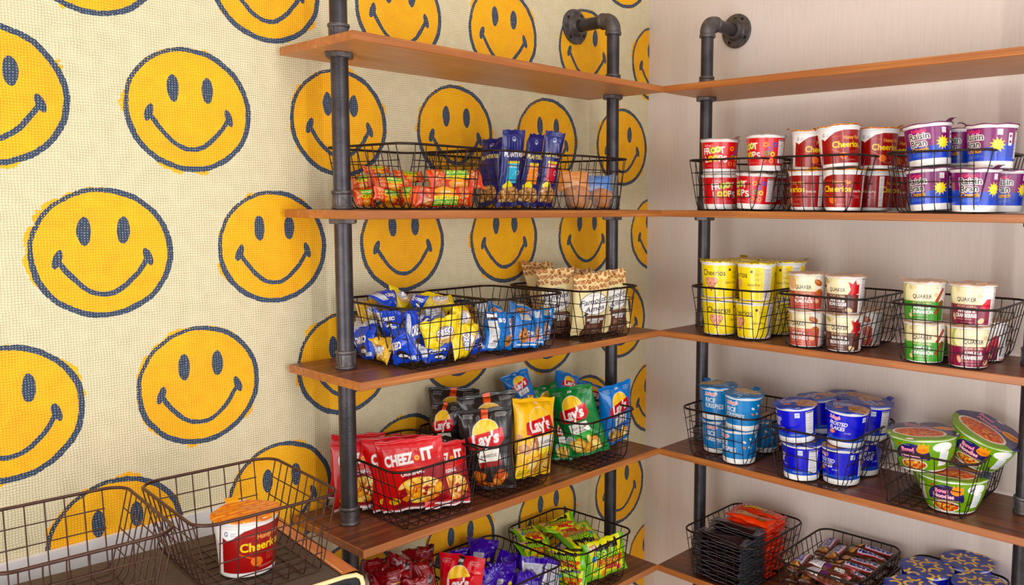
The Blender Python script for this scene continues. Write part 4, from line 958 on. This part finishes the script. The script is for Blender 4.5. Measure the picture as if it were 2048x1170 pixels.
BAGS=[
('L2a1','granola',(0.1999,-0.8670,0.6713),(76.1,-21.4,-1.4),(122.6,45.0),'orange granola bar lying on top at the right, green banner upright'),
('L2a2','granolaU',(0.2348,-0.9220,0.6283),(79.9,1.4,-1.0),(126.9,37.5),'orange granola bar at the front bottom right, printed name upside down'),
('L2a3','granola',(0.1597,-0.9879,0.6596),(79.9,-31.2,5.1),(78.0,27.4),'orange granola bar in the middle of the heap, slanting down to the right'),
('L2a4','granola',(0.1996,-1.0227,0.6304),(89.0,-3.6,11.5),(69.2,24.7),'orange granola bar at the front bottom, left of the upside-down one'),
('L2a5','granola',(0.0897,-0.9788,0.6890),(106.0,-18.0,-3.3),(79.5,19.0),'orange granola bar at the back, highest near the pipe post'),
('L2a6','granola',(0.1196,-1.0284,0.6614),(46.9,-27.3,-8.9),(43.1,30.2),'orange granola bar beside the near pipe post, on the upper left'),
('L2a7','granola',(0.1496,-1.0438,0.6296),(81.8,-10.4,-2.2),(45.2,33.0),'orange granola bar at the bottom left, beside the pipe fitting'),
('L2a8','granola',(0.0997,-0.9080,0.6773),(84.7,-32.1,1.1),(69.3,28.7),'orange granola bar at the back middle, nut picture showing'),
('L2a9','granola',(0.2347,-1.0025,0.6309),(-5.8,-0.2,-1.6),(49.5,38.0),'orange granola bar end-on at the front between two lower bars'),
('L2b1','peanutB',(0.2149,-0.7334,0.6910),(84.0,14.6,-1.7),(57.5,165.0),'navy nut bag with a light blue panel, left of the three front ones'),
('L2b2','peanutO',(0.2099,-0.6688,0.6915),(81.7,11.9,2.9),(50.8,160.0),'navy nut bag with an orange panel, middle of the three front ones'),
('L2b3','peanutR',(0.2149,-0.6168,0.6942),(77.6,8.0,5.2),(47.3,168.1),'navy nut bag with a red panel, right of the three front ones'),
('L2b4','peanutN',(0.1599,-0.7408,0.6854),(7.8,-17.3,-8.3),(58.3,155.2),'plain navy nut bag leaning at the left behind the light blue one'),
('L3a1','oreoY',(0.2347,-0.9362,0.3681),(84.6,-5.3,-9.4),(74.2,56.3),'yellow cookie bag with blue lettering, front and centre of its basket'),
('L3a2','oreoYV',(0.2247,-0.8776,0.3935),(94.6,-3.2,6.1),(54.0,43.5),'yellow cookie bag with lettering turned sideways, upper right of its basket'),
('L3a3','oreoYV',(0.2377,-0.8827,0.3335),(101.0,8.8,0.6),(62.3,61.7),'yellow cookie bag with lettering turned sideways, lower right at the front'),
('L3a4','oreoB',(0.2247,-0.8436,0.3422),(111.2,-5.1,-4.6),(39.5,58.1),'blue cookie bag at the right side wires of the cookie basket'),
('L3a5','oreoB',(0.2147,-0.9853,0.3684),(97.0,-11.0,7.9),(39.8,90.0),'tall blue cookie bag standing just left of the centre yellow one'),
('L3a6','oreoB',(0.2197,-1.0120,0.3403),(4.1,14.7,-8.9),(60.2,60.2),'blue cookie bag low at the near front corner of the basket'),
('L3a7','oreoG',(0.1597,-1.0178,0.3358),(4.5,4.1,-1.5),(54.9,44.6),'gold cookie bag low at the left side wires'),
('L3a8','oreoB',(0.2346,-0.9516,0.3209),(93.9,-4.5,2.8),(70.1,32.8),'blue cookie bag lying flat along the bottom front wires'),
('L3a9','oreoG',(0.0996,-1.0051,0.4047),(83.3,-28.5,-6.1),(51.0,44.0),'gold cookie bag high at the left, beside the pipe post'),
('L3a10','oreoB',(0.1397,-0.9923,0.4305),(117.7,-38.9,9.9),(59.1,41.6),'blue cookie bag sticking out at the top left, white panel showing'),
('L3a11','oreoY',(0.1098,-0.9451,0.4255),(126.3,-39.1,15.0),(68.8,44.6),'yellow cookie bag sticking out at the top left behind the blue one'),
('L3a12','oreoB',(0.1496,-0.9277,0.4232),(73.1,-22.6,33.1),(27.9,33.1),'small blue cookie bag corner sticking up at the top middle'),
('L3a13','oreoY',(0.1397,-0.8686,0.4169),(81.6,-54.5,10.6),(66.9,33.5),'yellow cookie bag lying across the top right of the heap'),
('L3a14','oreoB',(0.1996,-0.9564,0.3927),(70.6,-34.5,-34.4),(32.1,31.5),'dark blue cookie bag under the yellow one lying across the top'),
('L3a15','oreoW',(0.1797,-0.9079,0.3982),(98.0,-17.6,-2.6),(47.4,28.5),'silver back of a cookie bag in the middle just below the rim'),
('L3a16','oreoB',(0.1697,-1.0037,0.3897),(10.7,-27.3,-11.3),(52.6,38.8),'blue cookie bag left of the tall one, below the rim'),
('L3a17','oreoB',(0.1197,-1.0299,0.3426),(2.2,1.7,-9.7),(55.4,59.9),'blue cookie bag at the bottom left beside the pipe post'),
('L3a18','oreoW',(0.1097,-1.0226,0.3779),(28.0,-2.5,-2.8),(48.5,29.5),'silver and print covered cookie bag back at the left, behind the wires'),
('L3b1','ahoyV',(0.2297,-0.7812,0.3499),(89.6,-10.2,6.0),(74.9,80.0),'light blue cookie pack at the front left, lettering sideways, nutrition panel'),
('L3b2','ahoy',(0.2397,-0.7197,0.3475),(94.4,-6.2,7.0),(65.4,74.7),'light blue cookie pack at the front with a big cookie and name'),
('L3b3','ahoy',(0.2297,-0.6666,0.3390),(64.1,-0.9,0.1),(23.3,76.8),'light blue cookie pack seen edge-on, right of the front one'),
('L3b4','ahoy',(0.2197,-0.6303,0.3379),(62.4,-2.0,0.9),(24.0,76.8),'light blue cookie pack seen edge-on, farthest right of its row'),
('L3b5','ahoy',(0.1697,-0.6579,0.3809),(91.2,-36.4,14.2),(75.7,30.7),'light blue cookie pack leaning on top of the upright packs'),
('L3b6','ahoy',(0.1396,-0.7137,0.3873),(84.9,-31.7,12.8),(42.4,28.5),'light blue cookie pack high at the back left of its basket'),
('L3b7','oreoW',(0.1696,-0.7763,0.3618),(43.7,-3.4,-1.0),(23.2,84.2),'silver-backed cookie pack at the left side of the light blue packs'),
('L3c1','amos',(0.2249,-0.4910,0.3750),(73.6,6.9,-1.8),(101.2,150.1),'cream cookie pouch at the front, whole name and brown label visible'),
('L3c2','amos',(0.2148,-0.3987,0.3747),(74.0,-7.1,-4.0),(89.8,148.2),'cream cookie pouch at the right, half covered by the front pouch'),
('L3c3','amos',(0.0600,-0.4895,0.3754),(95.5,-24.2,9.5),(95.6,168.3),'cream cookie pouch farthest left, leaning against the wall side'),
('L3c4','amos',(0.1498,-0.5282,0.3778),(52.3,-0.3,-3.8),(88.7,155.3),'cream cookie pouch in the middle, turned behind the front pouch'),
('L3c5','amos',(0.0899,-0.3949,0.3784),(68.3,-5.6,1.4),(101.0,144.7),'cream cookie pouch at the very back, only its cookie print showing'),
('L4a1','cheez',(0.1900,-0.9733,0.0536),(47.0,1.2,-7.2),(134.6,145.8),'red cracker bag at the front, whole white name showing'),
('L4a2','cheez',(0.2048,-0.9036,0.0549),(82.1,-15.2,3.2),(105.8,128.9),'red cracker bag at the front right, half behind the whole one'),
('L4a3','cheez',(0.1700,-0.9800,0.0553),(48.1,-4.3,-5.9),(135.2,137.2),'red cracker bag directly behind the front one, edges showing'),
('L4a4','cheez',(0.1449,-0.9778,0.0579),(63.3,6.2,-0.8),(141.1,148.7),'red cracker bag third in the front row, tall ribbed top edge showing'),
('L4a5','cheez',(0.0798,-1.0293,0.0916),(73.0,-0.2,3.9),(108.8,130.1),'red cracker bag at the back left against the wall, name beside the pipe'),
('L4a6','cheez',(0.0998,-0.9219,0.0782),(95.9,-14.0,15.6),(91.5,113.1),'red cracker bag at the back middle, slightly tilted'),
('L4a7','cheez',(0.1098,-1.0461,0.0830),(58.5,-6.9,-2.1),(99.3,135.1),'red cracker bag behind the near pipe post'),
('L4b1','laysK',(0.2050,-0.7945,0.0836),(48.3,-0.1,-2.7),(115.5,180.5),'black chip bag at the front left of its basket'),
('L4b2','laysY',(0.2153,-0.6670,0.0815),(97.7,-7.0,8.5),(132.7,173.7),'yellow chip bag between the black and the green chip bags'),
('L4b3','laysK',(0.1700,-0.7607,0.1311),(56.6,5.6,-2.7),(131.7,159.5),'black chip bag high in the middle behind the front black one'),
('L4b4','laysK',(0.1148,-0.8332,0.1263),(26.5,2.3,-1.1),(75.2,131.8),'black chip bag at the left, narrow and crumpled'),
('L4b5','laysK',(0.0599,-0.7703,0.1322),(42.7,2.5,1.9),(114.1,149.5),'black chip bag at the back left, highest against the wall'),
('L4c1','laysG',(0.2000,-0.5047,0.0793),(31.7,7.0,-14.1),(111.0,177.4),'green chip bag at the front of its basket, tilted'),
('L4c2','laysB',(0.1950,-0.3667,0.0689),(82.9,8.8,-6.9),(102.6,164.8),'blue chip bag at the far right in front of the pipe post'),
('L4c3','laysB',(0.0797,-0.5836,0.1733),(73.9,-7.5,-17.0),(70.0,90.9),'blue chip bag leaning high at the left behind the black and yellow bags'),
('L4c4','laysG',(0.0898,-0.5125,0.1212),(85.6,3.3,-8.3),(81.8,112.6),'green chip bag in the back row between two blue ones'),
('L4c5','laysB',(0.0899,-0.4371,0.1506),(92.6,-18.3,24.4),(77.7,88.4),'blue chip bag in the back row with its corner pointing up'),
('L4c6','laysB',(0.1001,-0.3596,0.1081),(84.9,-17.4,24.5),(119.1,101.3),'blue chip bag lying slanted at the back right by the pipe post'),
('L4c7','laysG',(0.1697,-0.5278,0.0477),(32.8,-0.4,0.7),(47.6,112.9),'dark green chip bag low at the left side wires'),
('L5a1','redD',(0.1396,-1.0302,-0.1121),(38.3,-34.7,-13.9),(46.5,39.0),'dark red snack bag at the left end below the shelf corner'),
('L5a2','redD',(0.1196,-0.9570,-0.1323),(92.9,-35.1,19.0),(55.7,43.0),'dark red snack bag second from the left in the upper row'),
('L5a3','redD',(0.0997,-0.8963,-0.1408),(92.0,-26.5,9.7),(57.7,36.9),'dark red snack bag highest at the back with a dark band'),
('L5a4','redD',(0.1596,-0.9368,-0.1425),(82.4,-14.8,5.4),(48.3,38.7),'dark red snack bag just left of the bright red chip bag'),
('L5a5','redD',(0.1796,-1.0134,-0.1243),(66.8,-27.1,-6.5),(62.1,39.2),'dark red snack bag lying slanted in the front row'),
('L5a6','redD',(0.2196,-0.9841,-0.1404),(51.7,-9.2,-3.8),(53.7,38.6),'dark red snack bag low at the picture edge beside the red chip bag'),
('L5a7','redW',(0.1696,-1.0621,-0.1224),(18.0,-5.5,-11.2),(38.0,39.3),'dark red snack bag with a white stripe, lowest left'),
('L5a8','laysR',(0.2099,-0.8732,-0.1904),(29.7,1.7,4.1),(97.9,162.9),'bright red chip bag standing between dark red and purple bags'),
('L5b1','purple',(0.0798,-0.7048,-0.1932),(84.8,-25.3,24.3),(63.1,52.0),'purple candy bag at the back left under the basket rim'),
('L5b2','purple',(0.1297,-0.6638,-0.2222),(81.0,-28.8,23.3),(65.0,41.8),'purple candy bag in the middle of the purple heap'),
('L5b3','purple',(0.1199,-0.5873,-0.2268),(101.0,-33.9,35.7),(86.3,39.9),'purple candy bag at the upper right beside the sour candy basket'),
('L5b4','purpleW',(0.1897,-0.6496,-0.2298),(68.1,-8.8,9.6),(52.0,62.5),'purple candy bag turned over, white printed back, middle front'),
('L5b5','purpleW',(0.1998,-0.6010,-0.2495),(100.6,-17.6,30.5),(59.7,64.3),'purple candy bag turned over, white printed back, farthest right'),
('L5b6','purple',(0.1697,-0.7211,-0.2196),(65.4,-23.0,3.9),(60.1,49.8),'purple candy bag at the lower left of the purple heap'),
('L5b7','purple',(0.2147,-0.6865,-0.2309),(81.4,-24.3,8.0),(57.3,41.4),'purple candy bag low at the front wires'),
('L5b8','purple',(0.0597,-0.7478,-0.1961),(91.9,-25.1,6.9),(45.5,28.8),'small purple candy bag behind the bright red chip bag'),
('L5b9','purple',(0.1997,-0.7901,-0.1962),(80.0,-6.9,1.4),(47.8,47.7),'purple candy bag right against the bright red chip bag'),
('L5c1','sour',(0.1503,-0.4519,-0.2160),(258.1,-100.2,5.2),(102.0,104.5),'yellow-green sour candy bag lying on top, lettering upside down'),
('L5c2','sour',(0.2250,-0.4358,-0.2750),(72.9,-3.9,-5.0),(113.2,89.5),'yellow sour candy bag standing upright in the front right corner'),
('L5c3','sour',(0.0998,-0.5698,-0.1926),(60.5,-77.8,-12.9),(61.6,75.4),'green-edged sour candy bag lying at the back left, dim'),
('L5c4','sour',(0.0898,-0.4649,-0.1992),(75.5,-79.5,2.7),(104.0,48.2),'yellow-green sour candy bag lying at the back under the top one'),
('L5c5','sour',(0.2099,-0.5568,-0.2233),(14.2,0.8,-5.7),(104.1,46.1),'yellow-green sour candy bag on its side just below the rim at the front'),
('L5c6','sour',(0.2199,-0.5512,-0.2656),(23.0,-2.4,-3.7),(80.8,49.7),'yellow-green sour candy bag lower at the left side wires'),
('L5c7','sour',(0.1399,-0.5916,-0.2097),(92.5,-53.5,16.9),(89.4,53.7),'yellow-green sour candy bag in the middle under the rim, left of the top one'),
]
FL={'2':ZS[1],'3':ZS[2],'4':ZS[3],'5':ZS[4]}
for nm,kind,c,ang,wh,lab in BAGS: bag(kind,c,ang,wh,lab,FL[nm[1]])
# ------------------------------------------------------------------ wrapped muffins
def muffin(x,y,z,R,col,label,rot=0,word=None):
    t=thing('wrapped_muffin',label,'muffin',(x,y,z),(0,0,math.radians(rot)),'wrapped muffins')
    mb=MB(); lathe(mb,[(.001,.002),(R*.62,.002),(R*.68,.006),(R*.80,R*.75),(R*.98,R*.90),(R,R*1.05),(R*.93,R*1.30),(R*.70,R*1.52),(R*.35,R*1.66),(.001,R*1.70)],36); 
    v=mb.v[0]; rg=np.random.RandomState(int(x*1e4)%999); v+=rg.randn(*v.shape)*.0006; mb.obj('muffin_cake',M_muffin,t)
    a=Art(70,70,col,seed=51)
    if word: a.text(word,35,46,10,W_,48,.04,.2,-8)
    a.lines(12,46,40,16,(240,230,210),4,1.6)
    parts,_=pouch_parts(a,R*3.1,R*2.6,R*1.1,int(y*-1e4)%999,1.5,.04,.0011,col)
    # lower half clear, upper half printed film
    up=parts['pouch']; fz=thing
    me=up.mesh('printed_film',M_film,colors=True)
    o=link('printed_film',me,t,(-R*.25,R*.35,R*2.05)); o.rotation_euler=(math.radians(-24),0,math.radians(-8)); o.scale=(.80,.55,.66)
    p2,_=pouch_parts(a,R*2.9,R*2.9,R*2.25,int(y*-1e4)%999+5,1.6,.0,.0022,col,soft=4)
    mb=p2['pouch']; o=link('clear_wrapper',mb.mesh('clear_wrapper',M_clear),t,(0,0,R*1.32)); o.rotation_euler=(math.radians(-8),0,0)
    return t
muffin(.200,-.512,ZS[1]+B0,.0315,(226,140,40),'muffin in clear wrap with an orange top, middle of its basket',60)
muffin(.200,-.428,ZS[1]+B0,.0285,(40,120,206),'muffin in clear wrap with a blue top, beside the pipe post',60)
muffin(.150,-.572,ZS[1]+B0,.0290,(206,140,60),'muffin in clear wrap squeezed in the near side behind the navy bags',60)
# ------------------------------------------------------------------ candy bars lying in stacks
def bar_kind(kind,W,H,T,mat,crumple,seal,back,seeds=(1,2,3)):
    r=[]
    for s_ in seeds:
        p,_=pouch_parts(gart(kind),W,H,T,s_+7,crumple,0,.0010,back,soft=6,sideT=1)
        r.append(p['pouch'].mesh('wrapper',mat,colors=True))
    return r
_fins={}
def bar(meshes,i,x,y,z,rz,label,grp,name,W,H,fin_col,tilt=(0,0)):
    t=thing(name,label,'candy bar',(x,y,z),(0,0,0),grp)
    t.rotation_euler=(Matrix.Rotation(math.radians(rz),3,'Z')@Matrix.Rotation(math.radians(-90+tilt[0]),3,'X')@Matrix.Rotation(math.radians(tilt[1]),3,'Y')).to_euler()
    link('wrapper',meshes[i%len(meshes)],t)
    k=(name,)
    if k not in _fins:
        rr=[]
        for sg in (-1,1):
            mb=MB(); n=10; V=[]; c_=srgb(fin_col)
            for q in range(n+1):
                zz=(q/n-.5)*H*.96
                for e in range(4): V.append((sg*(W/2-.003+e*.0036),(.0004 if name=='chocolate_bar' else .0014)*math.sin(q*1.9+e)*(e/3),zz))
            mb.add(V,[(q*4+e,q*4+e+1,(q+1)*4+e+1,(q+1)*4+e) for q in range(n) for e in range(3)],c_); rr.append(mb.mesh('end_seal',M_film,colors=True))
        _fins[k]=rr
    for me in _fins[k]: link('end_seal',me,t)
    return t
z5=ZS[4]+B0; rg=random.Random(4)
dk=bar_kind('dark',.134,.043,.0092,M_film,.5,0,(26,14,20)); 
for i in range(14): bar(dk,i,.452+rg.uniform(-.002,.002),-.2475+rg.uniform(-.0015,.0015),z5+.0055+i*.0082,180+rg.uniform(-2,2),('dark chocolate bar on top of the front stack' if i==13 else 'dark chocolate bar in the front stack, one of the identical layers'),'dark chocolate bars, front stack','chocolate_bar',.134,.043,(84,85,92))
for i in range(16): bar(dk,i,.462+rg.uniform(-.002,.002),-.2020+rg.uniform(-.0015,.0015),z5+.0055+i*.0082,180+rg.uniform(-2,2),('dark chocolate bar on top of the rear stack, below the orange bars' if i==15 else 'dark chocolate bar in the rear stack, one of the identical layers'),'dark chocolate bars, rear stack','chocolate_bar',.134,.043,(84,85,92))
re_=bar_kind('reese',.126,.046,.0175,M_film,.8,0,(230,70,30))
for q,(yy,x0,w_) in enumerate(((-.1540,.470,'front'),(-.1055,.466,'rear'))):
    for i in range(9): bar(re_,i+q,x0+rg.uniform(-.003,.003)+(.006 if i==8 and q==0 else 0),yy+rg.uniform(-.002,.002),z5+.009+i*.0160,(176 if q==0 else 181)+rg.uniform(-3,3),('orange peanut butter cup pack on top of the %s orange stack'%w_ if i==8 else 'orange peanut butter cup pack inside the %s orange stack'%w_),'orange cup packs, %s stack'%w_,'peanut_butter_cup_pack',.126,.046,(226,60,30))
sn=bar_kind('snick',.108,.033,.021,M_film,.9,0,(66,36,24)); sb=bar_kind('snickb',.108,.033,.021,M_film,.9,0,(66,36,24),(4,))
SX=[('seventh row from the back'),]
zt=z5+.0115
for L in range(5):
    for i in range(6):
        y=-.070-.0355*i
        if (L<3 and i<4) or (L==4 and i==5): continue
        lab=('brown blue-lettered candy bar, top right of the heap, row %s from the wall'%['one','two','three','four','five','six'][i]) if L==4 else 'brown candy bar in a lower layer at the right of the heap'
        bar(sn,i+L,.763+rg.uniform(-.002,.002),y,zt+L*.0215+(.006 if (L==4 and i in(0,1)) else 0),180+rg.uniform(-3,3),lab,'brown candy bars, right side top' if L==4 else 'brown candy bars, lower layers','caramel_nut_bar',.108,.033,(70,38,26))
for i,(x,y,dz,rz,l) in enumerate(((.662,-.108,0,280,'brown candy bar lying front to back at the back left corner of its basket'),(.697,-.134,.001,277,'brown candy bar lying front to back, second from the back left corner'),(.656,-.236,0,280,'brown candy bar lying front to back at the front left corner'),(.690,-.246,-.010,284,'brown candy bar lying front to back, half under the barcoded bar'))):
    bar(sn,i,x,y,zt+.0860+dz+.002,rz,l,'brown candy bars, left side top','caramel_nut_bar',.108,.033,(70,38,26))
    bar(sn,i+1,x,y,zt+.0645,rz,'brown candy bar in a lower layer at the left of the heap','brown candy bars, lower layers','caramel_nut_bar',.108,.033,(70,38,26))
    bar(sn,i+2,x,y,zt+.0430,rz,'brown candy bar in a lower layer at the left of the heap','brown candy bars, lower layers','caramel_nut_bar',.108,.033,(70,38,26))
bar(sb,0,.738,-.247,zt+.1010,-4,'brown candy bar turned over, white barcode up, behind the other barcoded one','barcoded candy bars','caramel_nut_bar',.108,.033,(150,60,70),(8,0))
bar(sb,0,.744,-.278,zt+.0960,-4,'brown candy bar turned over, white barcode up, nearest the front wires','barcoded candy bars','caramel_nut_bar',.108,.033,(150,60,70),(12,0))
# ------------------------------------------------------------------ the trunk console at the left
CO=Vector((.4610,-1.2560)); uy=Vector((-.092,-.9958)).normalized(); ux=Vector((uy.y,-uy.x)).normalized()  # uy runs left along the front, ux runs back to the wall
ux = Vector((-.9958,.092)).normalized()
CZT=.0620
def cpt(a,b,z): p=CO+uy*a+ux*b; return (p.x,p.y,z)
t=thing('storage_trunk','trunk-like console with a dark top and orange-brown leather edge at the left','console',(CO.x,CO.y,FZ))
def cobj(mb,name,mat,sharp=None,smooth=True):
    for v in mb.v: v-=np.array([CO.x,CO.y,FZ])
    return mb.obj(name,mat,t,smooth=smooth,sharp=sharp)
def cbox(mb,a0,a1,b0,b1,z0,z1):
    P=[cpt(a0,b0,z0),cpt(a1,b0,z0),cpt(a1,b1,z0),cpt(a0,b1,z0),cpt(a0,b0,z1),cpt(a1,b0,z1),cpt(a1,b1,z1),cpt(a0,b1,z1)]
    mb.add(P,[(4,7,6,5),(0,1,2,3),(0,4,5,1),(1,5,6,2),(2,6,7,3),(3,7,4,0)][:])
LT,DT=.80,.305
mb=MB(); cbox(mb,.004,LT,.004,DT,FZ+.02,CZT-.006); cobj(mb,'trunk_body',M_black,smooth=False)
mb=MB(); cbox(mb,.030,LT,.008,DT-.004,CZT-.006,CZT); cobj(mb,'dark_top',M_felt,smooth=False)
# leather strip over the right edge, rounded over
mb=MB(); n=10; V=[]
for b in np.linspace(.002,DT-.002,14):
    for k in range(n+1):
        if k<3: a=.034-.009*k; zz=CZT+.0024
        else:
            q=(k-3)/(n-3)*math.pi/2; a=.016-.0165*math.sin(q)*.95; zz=CZT+.0024-.016*(1-math.cos(q))
        V.append(cpt(a,b,zz))
    V.append(cpt(.0003,b,CZT-.10))
m_=n+2
mb.add(V,[(i*m_+j,i*m_+j+1,(i+1)*m_+j+1,(i+1)*m_+j) for i in range(13) for j in range(m_-1)]); lo=cobj(mb,'leather_edge',M_leather)
mb=MB()
for b in np.linspace(.012,DT-.01,44): tube(mb,[cpt(.0305,b-.0022,CZT+.0029),cpt(.0305,b+.0022,CZT+.0029)],.0006,5)
so=cobj(mb,'stitching',M_stitch); 
mb=MB(); tube(mb,[cpt(a,.001,CZT-.002) for a in (LT,.4,.03)]+[cpt(.012,.001,CZT-.0045),cpt(.004,.001,CZT-.011),cpt(.0015,.001,CZT-.020),cpt(.0015,.001,CZT-.2)],.0034,10); cobj(mb,'cream_piping',M_cream)
mb=MB(); tube(mb,[cpt(a,-.0015,CZT-.017) for a in (LT,.03)]+[cpt(.020,-.0015,CZT-.019),cpt(.0165,-.0015,CZT-.028),cpt(.0165,-.0015,CZT-.2)],.0016,8); cobj(mb,'inner_trim',M_cream)
# white board standing between the console and the wall
mb=MB(); box(mb,.0015,.0125,-2.1,-1.225,FZ,.0545); o=mb.obj('white_board',M_whiteb,smooth=False); tag(o,'white board standing against the wall behind the trunk console','board')
basket(.3045,-1.3720,CZT+.0008,86.5,'brown wire basket on the trunk console, one dark red cup inside','wire baskets on the trunk console','b')
basket(.2760,-1.5960,CZT+.0008,86.0,'empty brown wire basket on the trunk console, cut by the left picture edge','wire baskets on the trunk console','b')
cup('honey',.3300,-1.3740,CZT+.0045,118,'dark red honey cereal cup alone in the basket on the trunk console',(0,0),150,'dark red honey cereal cups')
